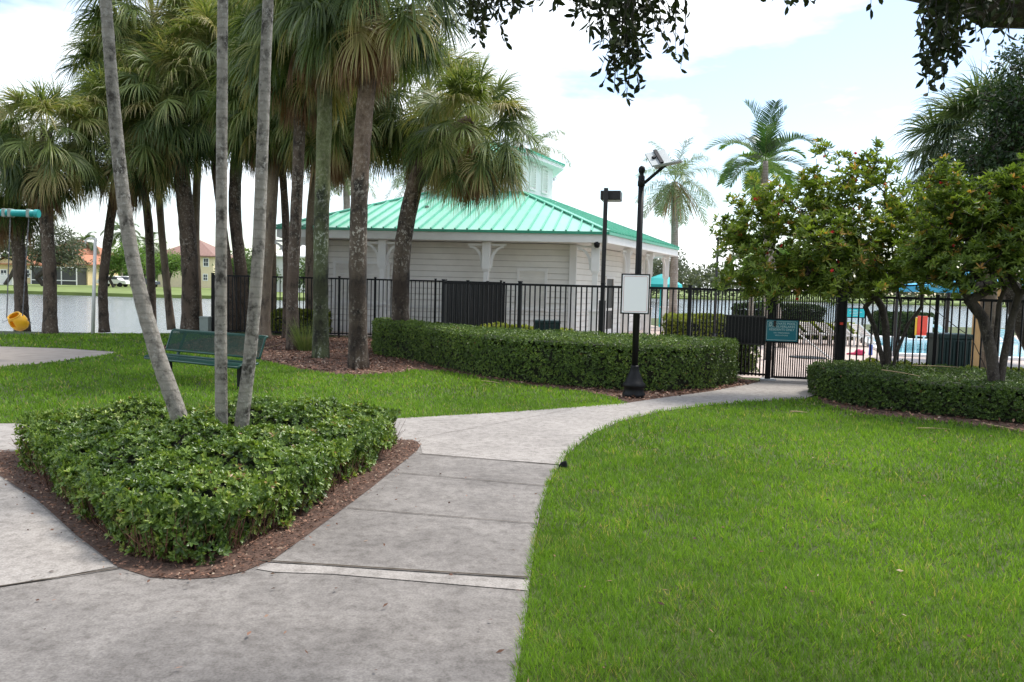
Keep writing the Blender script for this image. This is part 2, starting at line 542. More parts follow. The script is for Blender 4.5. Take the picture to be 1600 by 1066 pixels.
MT['areca_leaf'] = leafmat('christmas_palm_leaf', [(0, (.015, .045, .018)), (.6, (.04, .105, .03)), (1, (.14, .22, .05))], .35, .3)
MT['hedge_leaf'] = leafmat('hedge_leaf', [(0, (.03, .06, .012)), (.5, (.105, .175, .030)), (.85, (.21, .30, .045)), (.97, (.30, .36, .07)), (1, (.22, .11, .05))], .4, .2, spec=.4)
MT['bed_leaf'] = leafmat('bed_leaf', [(0, (.032, .07, .015)), (.45, (.115, .195, .036)), (.8, (.25, .35, .06)), (.97, (.44, .50, .12)), (1, (.28, .15, .07))], .36, .22, spec=.45)
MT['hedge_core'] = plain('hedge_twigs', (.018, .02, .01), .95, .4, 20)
MT['yellow_leaf'] = leafmat('golden_shrub_leaf', [(0, (.10, .14, .02)), (.5, (.28, .32, .04)), (1, (.48, .48, .08))], .5, .3)
MT['jat_leaf'] = leafmat('flowering_tree_leaf', [(0, (.045, .08, .016)), (.5, (.15, .22, .038)), (.85, (.30, .37, .06)), (1, (.50, .28, .08))], .45, .35)
MT['flower'] = plain('red_flower', (.75, .05, .05), .6, .2, 5)
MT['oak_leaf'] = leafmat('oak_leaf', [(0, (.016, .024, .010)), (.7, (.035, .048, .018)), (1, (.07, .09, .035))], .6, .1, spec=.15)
MT['dark_leaf'] = leafmat('dark_tree_leaf', [(0, (.012, .03, .01)), (.6, (.035, .07, .02)), (1, (.09, .13, .035))], .45, .25)
MT['far_leaf'] = leafmat('far_tree_leaf', [(0, (.05, .085, .03)), (.6, (.10, .16, .05)), (1, (.17, .24, .07))], .6, .25)
MT['far_leaf_bright'] = leafmat('bright_tree_leaf', [(0, (.07, .14, .03)), (.6, (.15, .26, .05)), (1, (.25, .36, .09))], .6, .3)
MT['far_leaf_grey'] = leafmat('grey_tree_leaf', [(0, (.07, .085, .055)), (.6, (.12, .14, .09)), (1, (.18, .2, .12))], .6, .2)
MT['grass'] = leafmat('grass_blade', [(0, (.065, .12, .015)), (.5, (.172, .32, .036)), (.88, (.29, .45, .06)), (1, (.46, .40, .17))], .55, .42, (.45, (.80, .84, .8), (1.12, 1.08, 1.0)), spec=.25)
MT['chip'] = leafmat('bark_chip', [(0, (.05, .025, .017)), (.5, (.185, .092, .06)), (.9, (.34, .19, .13)), (1, (.5, .40, .30))], .9, .02)
MT['frond_stalk'] = plain('dry_stalk', (.42, .30, .17), .8, .2, 10)
# ------------------------------------------------------------------ ground, water, paths
def sheet(name, poly, z, mat, kind='structure', skirt=0.0, parent=None, label=None, cat=None):
    mb = MB()
    poly = [Vector((p[0], p[1])) for p in poly]
    if skirt:
        mb.prism(poly, z - skirt, z, bottom=False)
    else:
        tri = tessellate_polygon([[Vector((p.x, p.y, 0)) for p in poly]])
        fs = []
        for a, b, c in tri:
            if (poly[b] - poly[a]).cross(poly[c] - poly[a]) < 0: a, c = c, a
            fs.append((a, b, c))
        mb.add([(p.x, p.y, z) for p in poly], fs)
    o = mb.build(name, mat, parent)
    if parent is None: tag(o, label, cat, kind=kind)
    return o
def gp(pts): return [G(x, y).xy for x, y in pts]
def smooth_poly(pts, it=2):
    for _ in range(it):
        q = []
        n = len(pts)
        for i in range(n):
            a, b = Vector(pts[i]), Vector(pts[(i + 1) % n])
            q += [a.lerp(b, .25), a.lerp(b, .75)]
        pts = q
    return pts

# near land: bounded by the lake edge
lake_edge = [(-300, 24), (-60, 24.3), (-20, 24.9), (-12.2, 25.7), (-10.6, 26.6), (-10.4, 29), (-11.5, 36), (-13, 46), (-4, 52), (20, 50), (60, 47), (300, 45)]
sheet('ground', [(-300, -60), (300, -60)] + lake_edge[::-1], 0.0, MT['lawn'], skirt=.9)
# far shore
far_edge = [(-900, 84), (-60, 85), (-38, 84), (-25, 86), (-16, 92), (-8, 112), (0, 150), (20, 185), (60, 196), (200, 190), (900, 170)]
sheet('far_bank', far_edge + [(3500, 3500), (-3500, 3500)], -.1, MT['far_lawn'], skirt=.7)

m, nt, bs = newmat('lake_water')
bs.inputs['Base Color'].default_value = (.12, .135, .14, 1)
bs.inputs['Roughness'].default_value = .12
bs.inputs['IOR'].default_value = 1.33
bs.inputs['Specular IOR Level'].default_value = 1.0
n1 = noise(nt, 1.2, 5, .65, 'Object', (1, 2.2, 1))
bump(nt, bs, n1.outputs['Fac'], .8, .07)
mb = MB(); mb.add([(-1000, 10, -.42), (1000, 10, -.42), (1000, 400, -.42), (-1000, 400, -.42)], [(0, 1, 2, 3)])
tag(mb.build('lake', m), kind='structure')

# concrete path
right_edge = [(806, 1066), (820, 985), (829, 900), (840, 820), (858, 755), (882, 715), (920, 683), (968, 660), (1030, 645), (1110, 634), (1190, 628), (1258, 624), (1276, 617), (1284, 603)]
far_e = [(1188, 597), (1160, 605), (1110, 613), (1050, 621), (1000, 628), (975, 632), (880, 640), (800, 645), (700, 651), (632, 655), (400, 662), (0, 664), (-400, 668)]
path_px = [(790, 1200)] + right_edge + [(1281, 592), (1190, 589)] + far_e + [(-900, 720), (-900, 1200)]
sheet('concrete_path', gp(path_px), .012, MT['concrete'], skirt=.012)
bed_px = [(-200, 716), (0, 708), (300, 702), (560, 694), (628, 689), (650, 691), (657, 698), (652, 706), (580, 765), (500, 825), (430, 876), (380, 897), (340, 906), (290, 909), (235, 906), (185, 890), (120, 840), (60, 785), (0, 746), (-200, 700)]
bed_px = [(-260, 712), (0, 708)] + bed_px[2:-1] + [(-260, 735)]
bed = sheet('planting_bed', gp(bed_px), .016, MT['mulch'])
# pale near slab strip and joints in the path
def joint(name, a, b, wd, z, mat, bow=0):
    a, b = G(*a), G(*b)
    d = (b - a).normalized(); s = Vector((-d.y, d.x, 0)) * wd / 2
    mb = MB(); k = 14; vs = []
    for i in range(k + 1):
        p = a.lerp(b, i / k); j = (random.random() - .5) * wd * .25 * (0 < i < k)
        vs += [(p + s + s * j / max(wd, .001))[:2] + (z,), (p - s - s * j / max(wd, .001))[:2] + (z,)]
    mb.add(vs, [(2 * i, 2 * i + 1, 2 * i + 3, 2 * i + 2) for i in range(k)])
    o = mb.build(name, mat); tag(o, kind='structure'); return o
pale = [(422, 884), (500, 888), (650, 899), (827, 911), (824, 927), (650, 912), (520, 901), (430, 898), (400, 893)]
sheet('path_edging', gp(pale), .017, MT['concrete_light'])
sheet('path_slab', gp([(632, 655), (700, 651), (800, 645), (975, 632), (1050, 621), (1110, 613), (1188, 598), (1284, 604), (1276, 617), (1258, 624), (1190, 628), (1110, 634), (1030, 645), (968, 660), (920, 683), (882, 715), (878, 729), (770, 720), (660, 711), (657, 698), (650, 691), (628, 689), (560, 693), (400, 697), (0, 706), (-300, 712), (-300, 667), (0, 664), (400, 662)]), .0165, MT['concrete_light'])
joint('path_joint', (405, 880), (826, 907), .022, .0205, MT['joint'])
joint('path_joint', (543, 797), (842, 822), .010, .0195, MT['joint'])
joint('path_joint', (608, 740), (862, 763), .010, .0195, MT['joint'])
joint('path_joint', (655, 712), (879, 729), .012, .0195, MT['joint'])
joint('path_joint', (-60, 930), (186, 892), .016, .0195, MT['joint'])
joint('path_joint', (640, 690), (900, 640), .006, .0195, MT['joint'])
sheet('path_slab', gp([(-400, 745), (0, 749), (60, 790), (120, 845), (180, 889), (60, 911), (-60, 929), (-400, 985)]), .0168, MT['concrete_light'])

# mulch beds
mid_mulch = [(236, 545), (330, 552), (400, 562), (470, 578), (515, 585), (560, 587), (610, 585), (650, 579), (700, 581), (760, 594), (850, 606), (915, 613), (960, 622), (985, 630), (1000, 628), (1050, 621), (1110, 613), (1160, 605), (1188, 597), (1186, 560), (700, 520), (430, 519), (340, 521)]
mm = [G(x, y).xy for x, y in mid_mulch[:-4]] + [Vector((4.7, 17.3)), Vector((-1.7, 20.6)), Vector((-1.6, 26.2)), Vector((-8.6, 26.2)), Vector((-9.4, 25.2))]
sheet('mulch_bed', mm, .008, MT['mulch'])
right_mulch = [(1281, 604), (1276, 622), (1290, 634), (1340, 648), (1420, 656), (1500, 663), (1600, 677), (1900, 705)]
rm = [G(x, y).xy for x, y in right_mulch] + [Vector((14, 12.5)), Vector((10, 15)), Vector((6.7, 16.8))]
sheet('mulch_bed', rm, .008, MT['mulch'])
sand_px = [(-300, 541), (0, 542), (100, 545), (186, 551), (150, 558), (110, 563), (60, 569), (0, 574), (-300, 590)]
sheet('sand_patch', gp(sand_px), .008, MT['sand'])

# pool deck, slab under the building, pool
GL = G(1193, 593); GR_X = colx(1307, 16.75, 0)
sheet('pool_deck', [(4.9, 17.35), (6.6, 17.2), (7.3, 19.6), (11, 18.8), (30, 16), (45, 40), (8, 40), (7.5, 30), (4.3, 26.5), (4.6, 21)], .010, MT['deck'])
sheet('building_slab', [(-8, 27.6), (3, 26.0), (7.4, 35.8), (6.2, 47), (-6, 49), (-9.5, 38.5)], .014, MT['deck'])

m, nt, bs = newmat('pool_water')
bs.inputs['Base Color'].default_value = (.22, .55, .68, 1)
bs.inputs['Roughness'].default_value = .08
n1 = noise(nt, 3, 3, .5)
bump(nt, bs, n1.outputs['Fac'], .3, .05)
pl_ = [(11.3, 24.6), (24, 23.0), (26, 32), (14, 33)]
sheet('pool_water', pl_, .03, m)
mb = MB()
for i in range(4):
    a = Vector(pl_[i] + (.05,)); b = Vector(pl_[(i + 1) % 4] + (.05,))
    mb.bar(a, b, .35, .1 + .004 * i)
tag(mb.build('pool_coping', MT['white'], bevel=.02), kind='structure')

# ------------------------------------------------------------------ grass blades
def lod_grass(name, poly, bands, seed, avoid=()):
    nb = NB()
    P2 = np.array([tuple(p[:2]) for p in poly])
    for (r0, r1, dens, hgt, wd) in bands:
        x0, x1 = max(P2[:, 0].min(), -r1), min(P2[:, 0].max(), r1)
        y0, y1 = max(P2[:, 1].min(), 0), min(P2[:, 1].max(), r1)
        if x1 <= x0 or y1 <= y0: continue
        n = int((x1 - x0) * (y1 - y0) * dens)
        P = np.stack([RS.uniform(x0, x1, n), RS.uniform(y0, y1, n)], 1)
        d = np.hypot(P[:, 0], P[:, 1])
        k = (d >= r0) & (d < r1) & (P[:, 1] > 2.2) & (np.abs(P[:, 0]) < P[:, 1] * .72 + .8)
        P = P[k]
        P = P[in_poly(P, poly)]
        for a in avoid: P = P[~in_poly(P, a)]
        n = len(P)
        if not n: continue
        clump = vnoise(P[:, 0], P[:, 1], .35, seed)
        P3 = np.concatenate([P, np.zeros((n, 1))], 1)
        D = rv(n) * .62
        # tufts lean together
        ang = 6.28 * vnoise(P[:, 0], P[:, 1], .13, seed + 3)
        D[:, 0] += np.cos(ang) * .35; D[:, 1] += np.sin(ang) * .35
        D[:, 2] = np.abs(D[:, 2]) * .3 + .8
        Sd = np.cross(D, rv(n))
        Sd[:, 2] *= .2
        L = hgt * (.45 + .55 * RS.rand(n) + .45 * clump) ; L *= np.where(RS.rand(n) < .03, 1.5, 1)
        big = vnoise(P[:, 0], P[:, 1], 1.6, seed + 5)
        rnd = np.clip(RS.normal(.42, .17, n) + (big - .5) * .25 + (clump - .5) * .15, 0, 1)
        rnd[RS.rand(n) < .02 + .08 * (vnoise(P[:, 0], P[:, 1], .5, seed + 9) > .72)] = 1
        nb.strips(P3, D, Sd, L, wd * (.7 + .6 * RS.rand(n)), (.85, .8, .15), .55 * RS.rand(n), rnd)
    me = nb.mesh(name, MT['grass'])
    return tag(link(name, me), kind='stuff')
bands = [(0, 4.2, 9000, .058, .0034), (4.2, 6, 6500, .058, .0042), (6, 9, 3200, .058, .0065), (9, 13, 1500, .06, .010), (13, 19, 650, .062, .017), (19, 28, 240, .07, .03)]
rl_px = [(803, 1075)] + [(x - 5, y - 1) for x, y in right_edge[:-2]] + [(1276, 622), (1290, 633), (1340, 647), (1420, 655), (1500, 662), (1600, 676), (1900, 705), (3200, 1400), (800, 1400)]
right_lawn = gp(rl_px)
lod_grass('lawn_grass', right_lawn, bands, 1.0)
ml_px = [(-600, 670), (0, 663), (400, 661), (632, 656), (800, 646), (978, 634), (962, 623), (915, 613), (850, 606), (760, 594), (700, 581), (650, 579), (610, 585), (560, 587), (515, 585), (470, 578), (400, 562), (330, 552), (236, 545)]
left_lawn = gp(ml_px) + [Vector((-9.0, 25.0)), Vector((-10.6, 26.2)), Vector((-12.2, 25.5)), Vector((-20, 24.7)), Vector((-30, 24.4))]
lod_grass('lawn_grass', left_lawn, bands, 4.0, [gp(sand_px)])

# bark chips and leaf litter
def chips(name, poly, n, size, z, seed=0, mat='chip'):
    P2 = np.array([tuple(p[:2]) for p in poly])
    P = np.stack([RS.uniform(P2[:, 0].min(), P2[:, 0].max(), n), RS.uniform(P2[:, 1].min(), P2[:, 1].max(), n)], 1)
    P = P[in_poly(P, poly)]
    n = len(P)
    nb = NB()
    D = rv(n); D[:, 2] *= .25
    N = rv(n); N[:, 2] = np.abs(N[:, 2]) + .8
    nb.leaves(np.concatenate([P, np.full((n, 1), z) + RS.rand(n, 1) * .02], 1), D, N, size * (.4 + RS.rand(n)), size * .4 * (.5 + RS.rand(n)), RS.rand(n), 0, .1, False)
    return tag(link(name, nb.mesh(name, MT[mat])), kind='stuff')
chips('bark_chips', gp(bed_px), 30000, .032, .02)
chips('bark_chips', mm, 60000, .07, .014)
chips('bark_chips', rm, 9000, .08, .014)
chips('leaf_litter', right_lawn, 420, .04, .04)
chips('leaf_litter', gp([(380, 700), (655, 700), (850, 760), (826, 1066), (0, 1066), (0, 760), (180, 890), (300, 905), (420, 880)]), 110, .04, .022)
chips('leaf_litter', gp([(0, 735), (30, 748), (190, 890), (240, 905), (300, 908), (430, 882), (560, 785), (660, 700), (650, 730), (560, 805), (440, 900), (300, 925), (180, 910), (90, 850), (0, 770)]), 1400, .03, .022)
# ------------------------------------------------------------------ pavilion building
u_ = Vector((.989, -.151, 0)).normalized(); n_ = Vector((.151, .989, 0)).normalized()
Mo = Vector((-2.56, 27.35, 0))
def bl(a, b, z=0): return Mo + u_ * a + n_ * b + Vector((0, 0, z))
hexE = [(-5.6, 0), (5.6, 0), (8.26, 9.9), (5.6, 19.8), (-5.6, 19.8), (-8.26, 9.9)]
ctr = (0, 9.9)
def shrink(h, s): return [(a * s, ctr[1] + (b - ctr[1]) * s) for a, b in h]
bld = empty('pavilion', bl(0, 9.9), 'white clapboard pavilion with green metal hip roof behind the black fence', 'building')
bo = bl(0, 9.9)
EZ = 3.58; RZ = 5.52
hexW = [(-4.4, 1.4), (4.4, 1.4), (6.75, 9.9), (4.4, 18.4), (-4.4, 18.4), (-6.75, 9.9)]
WZ = 3.24
for i in range(6):
    a = bl(*hexW[i]); b = bl(*hexW[(i + 1) % 6])
    d = (b - a); L = d.length; d.normalize(); nn = Vector((d.y, -d.x, 0))
    mb = MB()
    nbd = 16; hh = WZ / nbd
    for k in range(nbd):
        z0, z1 = k * hh, (k + 1) * hh
        p = [a + nn * .045, b + nn * .045, b, a, a, b]
        zz = [z0 + .022, z0 + .022, z1, z1, z0 + .022, z0 + .022]
        v = [Vector((q.x, q.y, z)) for q, z in zip(p, zz)]
        mb.add(v, [(0, 1, 2, 3), (1, 0, 4, 5)])
        mb.add([Vector((a.x, a.y, z0)), Vector((b.x, b.y, z0)), Vector((b.x, b.y, z0 + .022)), Vector((a.x, a.y, z0 + .022))], [(0, 1, 2, 3)], 1)  # darker strip painted in for the shade under the lap
    o = mb.build('wall', [MT['siding'], MT['lap_shade']], bld, bo)
# corner boards, base trim, dado rail
for (a, b) in hexW:
    mb = MB(); mb.box(bl(a, b, WZ / 2), (.24, .24, WZ - .01), -R(8.7))
    mb.build('corner_trim', MT['white'], bld, bo, bevel=.01)
mb = MB()
for i in (0, 1, 5):
    a = bl(*hexW[i]); b = bl(*hexW[(i + 1) % 6]); d = (b - a).normalized(); nn = Vector((d.y, -d.x, 0))
    a2 = a + d * .11 + nn * .03; b2 = b - d * .11 + nn * .03
    mb.bar(a2 + Vector((0, 0, .98)), b2 + Vector((0, 0, .98)), .06, .1)
    mb.bar(a2 + Vector((0, 0, .12)), b2 + Vector((0, 0, .12)), .05, .22)
mb.build('dado_rail', MT['white'], bld, bo)
# shuttered openings on the front wall
def wall_pt(i, px, off=0.04):
    a = bl(*hexW[i]); b = bl(*hexW[(i + 1) % 6]); d = (b - a); k = (px - 800)
    # solve a + t d on image column px at about z 1.8
    lo, hi = 0.0, 1.0
    for _ in range(30):
        t = (lo + hi) / 2; q = a + d * t
        if q.x < colx(px, q.y, 1.8): lo = t
        else: hi = t
    return (lo + hi) / 2
def opening(i, px0, px1, z0, z1, mat=None, nm='shutter', fr='shutter_frame'):
    a = bl(*hexW[i]); b = bl(*hexW[(i + 1) % 6]); d0 = (b - a); d = d0.normalized(); nn = Vector((d.y, -d.x, 0))
    p = a + d0 * wall_pt(i, px0); q = a + d0 * wall_pt(i, px1)
    L = (q - p).length; m_ = (p + q) / 2; rz = math.atan2(d.y, d.x)
    mb = MB(); t = .09
    for s_ in (-1, 1): mb.box(m_ + d * s_ * (L / 2) + nn * .055 + Vector((0, 0, (z0 + z1) / 2)), (t, .07, z1 - z0), rz)
    mb.box(m_ + nn * .06 + Vector((0, 0, z1 + t / 2)), (L + t * 1.4, .09, t), rz)
    mb.box(m_ + nn * .06 + Vector((0, 0, z0 - t / 2)), (L + t * 1.4, .09, t), rz)
    f = mb.build(fr, MT['white'], bld, bo)
    mb = MB()
    if mat is None:
        k = int((z1 - z0) / .11)
        for j in range(k):
            z = z0 + (j + .5) * (z1 - z0) / k
            mm_ = Matrix.Rotation(rz, 3, 'Z') @ Matrix.Rotation(R(18), 3, 'X')
            mb.box(m_ + nn * .04 + Vector((0, 0, z)), (L - t, .02, (z1 - z0) / k * 1.02), m=mm_)
        mat = MT['siding']
    else:
        mb.box(m_ + nn * .036 + Vector((0, 0, (z0 + z1) / 2)), (L - t, .02, z1 - z0 - .01), rz)
    mb.build(nm, mat, bld, bo)
opening(0, 524, 608, 1.10, 2.42)
opening(0, 810, 853, 1.05, 2.30)
opening(1, 944, 956, .15, 2.15, MT['bronze'], 'door', 'door_frame')
# columns with curved brackets
def column(c, dirs):
    cb = MB()
    cb.box((0, 0, .5), (.30, .30, 1.0)); cb.box((0, 0, 1.03), (.36, .36, .07)); cb.box((0, 0, 1.66), (.17, .17, 1.19))
    cb.box((0, 0, 2.29), (.23, .23, .06)); cb.box((0, 0, 2.78), (.27, .27, .92))
    cc = Vector(c)
    mbb = MB()
    for v in cb.v: pass
    rz = -R(8.7)
    rot = Matrix.Rotation(rz, 3, 'Z')
    mbb.add([rot @ v + cc for v in cb.v], cb.f)
    col = mbb.build('column', MT['white'], bld, bo, bevel=.008)
    for d in dirs:
        mk = MB()
        pts = []
        for t in range(9):
            th = t / 8 * math.pi / 2
            r = .14 + .42 * (1 - math.cos(th)); z = 2.38 + .68 * math.sin(th) ** .9 
            pts.append(cc + d * r + Vector((0, 0, z)))
        for j in range(8): mk.bar(pts[j], pts[j + 1] + (pts[j + 1] - pts[j]) * .1, .07, .1 - .004 * j, up=(d.x, d.y, .3))
        mk.box(cc + d * .36 + Vector((0, 0, 3.13)), (.56, .08, .07), math.atan2(d.y, d.x))
        br = mk.build('bracket', MT['white'], col, (0, 0, 0)); br.location = -bo
for a in (-5.3, -1.97, 1.6): column(bl(a, .42), (u_, -u_))
sdv = (bl(*hexE[2]) - bl(*hexE[1])).normalized()
column(bl(5.2, .42), (-u_, sdv))
inn = Vector((-sdv.y, sdv.x, 0))
for t in (.36, .68): column(bl(*hexE[1]) + sdv * t * 10.25 + inn * .42, (sdv, -sdv))
column(bl(7.75, 9.9), (-sdv, Vector((sdv.x * -.3, sdv.y, 0)).normalized()))
column(bl(5.2, 19.3), (-u_,)); column(bl(-7.75, 9.9), (sdv * -1,))
# beam/fascia, soffit
fm = MB()
for i in range(6):
    a = bl(*hexE[i], EZ - .2); b = bl(*hexE[(i + 1) % 6], EZ - .2)
    d = (b - a).normalized(); nn = Vector((d.y, -d.x, 0))
    fm.bar(a - nn * .05, b - nn * .05, .05, .27)
fm.build('fascia', MT['white'], bld, bo)
sf = MB(); sf.prism([bl(*p).xy for p in shrink(hexE, .99)], WZ + .02, WZ + .06); sf.build('soffit', MT['white'], bld, bo)
gt = MB()
for i in range(6):
    a = bl(*hexE[i], EZ - .03); b = bl(*hexE[(i + 1) % 6], EZ - .03)
    d = (b - a).normalized(); nn = Vector((d.y, -d.x, 0))
    gt.bar(a + nn * .01, b + nn * .01, .06, .085)
gt.build('drip_edge', MT['green_trim'], bld, bo)
# roof planes with standing seams
SC = .335
hexT = shrink(hexE, SC)
def roof(hexa, hext, z0, z1, step, root, seam=(.05, .07), name='roof', cap=False):
    rf = MB(); sm = MB(); cp = MB()
    for i in range(6):
        A = bl(*hexa[i], z0); B = bl(*hexa[(i + 1) % 6], z0); D_ = bl(*hext[i], z1); C_ = bl(*hext[(i + 1) % 6], z1)
        th = Vector((0, 0, -.03))
        rf.add([A, B, C_, D_, A + th, B + th, C_ + th, D_ + th], [(0, 1, 2, 3), (7, 6, 5, 4), (0, 4, 5, 1)])
        d = (B - A); L = d.length; d.normalize()
        inw = Vector((-d.y, d.x, 0))
        run = (D_ - A).dot(inw); rise = z1 - z0
        sA = (D_ - A).dot(d); sB = L - (C_ - A).dot(d)
        up = (inw * run + Vector((0, 0, rise)))
        nrm_ = d.cross(up).normalized()
        k = int(L / step)
        for j in range(k + 1):
            s = (L - k * step) / 2 + j * step
            f = 1.0
            if sA > 1e-6 and s < sA: f = s / sA
            if sB > 1e-6 and L - s < sB: f = min(f, (L - s) / sB)
            if f < .03: continue
            p0 = A + d * s + nrm_ * (seam[1] / 2); p1 = p0 + up * (f * .985)
            p0 = p0 - up.normalized() * .04
            sm.bar(p0, p1, seam[0], seam[1], up=nrm_)
        cp.bar(A + Vector((0, 0, .05)), D_ + Vector((0, 0, .05)), .16, .05)
        cp.bar(D_ + Vector((0, 0, .04)), C_ + Vector((0, 0, .04)), .14, .06)
    r = rf.build(name, MT['green_metal'], root, bo)
    q = sm.build('seams', MT['green_seam'], r, (0, 0, 0)); q.location = -bo
    q = cp.build('ridge_cap', MT['green_seam'], r, (0, 0, 0)); q.location = -bo
    return r
roof(hexE, hexT, EZ, RZ, .405, bld)
# cupola
cw = MB()
hexC = shrink(hexE, SC - .008)
cw.prism([bl(*p).xy for p in hexC], RZ - .2, 7.0)
cup = cw.build('cupola', MT['white'], bld, bo)
for i in (0, 1):
    a = bl(*hexC[i]); b = bl(*hexC[(i + 1) % 6]); d0 = b - a; d = d0.normalized(); nn = Vector((d.y, -d.x, 0)); rz = math.atan2(d.y, d.x)
    for t in ((.2, .5, .8) if i == 0 else (.3, .7)):
        mk = MB(); c0 = a + d0 * t + nn * .02
        for j in range(8): mk.box(c0 + Vector((0, 0, 5.95 + j * .1)), (.5, .03, .085), m=Matrix.Rotation(rz, 3, 'Z') @ Matrix.Rotation(R(25), 3, 'X'))
        for s_ in (-1, 1): mk.box(c0 + d * s_ * .29 + Vector((0, 0, 6.3)), (.07, .07, .95), rz)
        mk.box(c0 + Vector((0, 0, 6.81)), (.68, .08, .07), rz); mk.box(c0 + Vector((0, 0, 5.79)), (.68, .08, .07), rz)
        q = mk.build('louver', MT['siding'], cup, (0, 0, 0)); q.location = -bo
cm = MB()
hexCE = shrink(hexE, SC + .055)
cm.prism([bl(*p).xy for p in shrink(hexE, SC + .05)], 6.92, 7.07)
q = cm.build('cupola_fascia', MT['white'], bld, bo)
roof(hexCE, shrink(hexE, .02), 7.09, 8.0, .4, bld, name='cupola_roof')
vp = at(667, 330, 31.0)
mb = MB(); mb.tube([vp + Vector((0, 0, -.3)), vp + Vector((0, 0, .12))], .055, 10); mb.tube([vp + Vector((0, 0, .1)), vp + Vector((0, 0, .2))], .08, 10)
mb.build('vent_pipe', MT['grey_box'], bld, bo)
for px, py in ((867, 322), (899, 334)):
    vp = at(px, py, 34.5); mb = MB(); mb.tube([vp + Vector((0, 0, -.4)), vp + Vector((0, 0, .15))], .05, 10); mb.build('vent_pipe', MT['white'], bld, bo)
vp = bl(5.25, .1, WZ - .05)
mb = MB(); mb.lathe([(.02, .1), (.09, .08), (.10, 0), (.085, -.07), (.04, -.11)], 14, vp); mb.build('security_camera', MT['black'], bld, bo, smooth=True)
# ------------------------------------------------------------------ fences
def fence(name, pts, h, label, cat='fence', pitch=.12, bar=.027, dens=None, group=None, mat='black', postw=.065):
    """pts: (x, y) of the posts"""
    root = empty(name, (pts[0][0], pts[0][1], 0), label, cat, group)
    o_ = Vector((pts[0][0], pts[0][1], 0))
    for i, p in enumerate(pts):
        d = Vector(pts[min(i + 1, len(pts) - 1)]) - Vector(pts[max(i - 1, 0)])
        mb = MB(); mb.box((p[0], p[1], h / 2 + .02), (postw, postw, h + .04), math.atan2(d.y, d.x))
        mb.box((p[0], p[1], h + .05), (postw + .012, postw + .012, .02), math.atan2(d.y, d.x))
        mb.build('post', MT[mat], root, o_)
    for i in range(len(pts) - 1):
        a = Vector((*pts[i], 0)); b = Vector((*pts[i + 1], 0)); d = (b - a); L = d.length; d.normalize()
        pt = (dens or {}).get(i, pitch)
        mb = MB(); Z = Vector((0, 0, 1))
        a1 = a + d * (postw / 2 + .003); b1 = b - d * (postw / 2 + .003)
        mb.bar(a1 + Z * (h - .02), b1 + Z * (h - .02), .04, .05)
        mb.bar(a1 + Z * (h - .28), b1 + Z * (h - .28), .03, .026) if False else None
        mb.bar(a1 + Z * .12, b1 + Z * .12, .034, .04)
        k = max(2, int(round(L / pt))); 
        for j in range(1, k):
            p = a + d * (L * j / k)
            mb.box(p + Z * (h / 2 + .03), (bar, bar, h - .1), math.atan2(d.y, d.x))
        mb.build('panel', MT[mat], root, o_)
    return root
Pa = Vector((-1.68, 20.0)); Pb = Vector((GL.x, 16.9))
def on_line(px):
    lo, hi = 0.0, 1.0
    for _ in range(30):
        t = (lo + hi) / 2; q = Pa.lerp(Pb, t)
        if q.x < colx(px, q.y, 1.3): lo = t
        else: hi = t
    return tuple(Pa.lerp(Pb, (lo + hi) / 2))
ff = [tuple(Pa)] + [on_line(x) for x in (812, 941, 1077)] + [tuple(Pb)]
fence('metal_fence', ff, 1.86, 'black metal picket fence running behind the long clipped hedge up to the gate', dens={0: .122, 1: .122, 2: .122, 3: .075}, postw=.075)
# return fence between the front fence and the rear fence
rx = colx(787, 26.4, 1.3)
rt = [(-1.68 + (rx + 1.68) * t, 20.09 + (26.3 - 20.09) * t) for t in (0.0, .333, .667, 1.0)]
rt[0] = (-1.66, 20.1)
fence('metal_fence', rt, 1.86, 'black metal fence side running back to the pavilion, bars looking crowded beside the front corner')
lf = [(colx(x, 26.5, 1.3), 26.5) for x in (332, 395, 462, 530, 586, 680)] + [(rx - .1, 26.42)]
fence('metal_fence', lf, 1.9, 'black metal fence behind the palm trunks in front of the pavilion wall', pitch=.13)
fence('metal_fence', [(lf[0][0] - .02, 26.6), (lf[0][0] - .3, 29.2), (lf[0][0] - .7, 32.2)], 1.9, 'short black fence end turning back toward the lake beside the grey utility box')
gx1 = GR_X
g_ = Vector((GL.x + .06, 16.9)); ge = Vector((gx1, 16.75))
rp = [(gx1 + .1, 16.74)] + [(colx(x, y, 1.3), y) for x, y in ((1463, 15.9), (1560, 15.2), (1700, 14.3), (1900, 13.2))]
fence('metal_fence', rp, 1.79, 'black metal picket fence right of the gate, behind the red flowering trees', pitch=.125)
# gate
gate = empty('pool_gate', (g_.x, g_.y, 0), 'black metal picket gate with a teal notice board, closed across the path', 'gate')
go = Vector((g_.x, g_.y, 0)); Z = Vector((0, 0, 1))
ga = Vector((g_.x + .05, g_.y, 0)); gb = Vector((ge.x - .05, ge.y, 0)); gd = (gb - ga); gL = gd.length; gd.normalize(); grz = math.atan2(gd.y, gd.x)
mb = MB()
mb.bar(ga + Z * .06, ga + Z * 1.84, .045, .045); mb.bar(gb + Z * .06, gb + Z * 1.84, .045, .045)
mb.bar(ga + gd * .03 + Z * 1.82, gb - gd * .03 + Z * 1.82, .04, .045); mb.bar(ga + gd * .03 + Z * .08, gb - gd * .03 + Z * .08, .04, .045)
mb.build('gate_frame', MT['black'], gate, go)
mb = MB(); k = 28
for j in range(1, k): mb.box(ga + gd * (gL * j / k) + Z * .95, (.021, .021, 1.72), grz)
mb.build('bars', MT['black'], gate, go)
nn = Vector((gd.y, -gd.x, 0))
sc0 = at(1221, 517, g_.y - .06)
mb = MB(); mb.box(sc0, (.70, .02, .50), grz); mb.build('backing_board', MT['black'], gate, go)
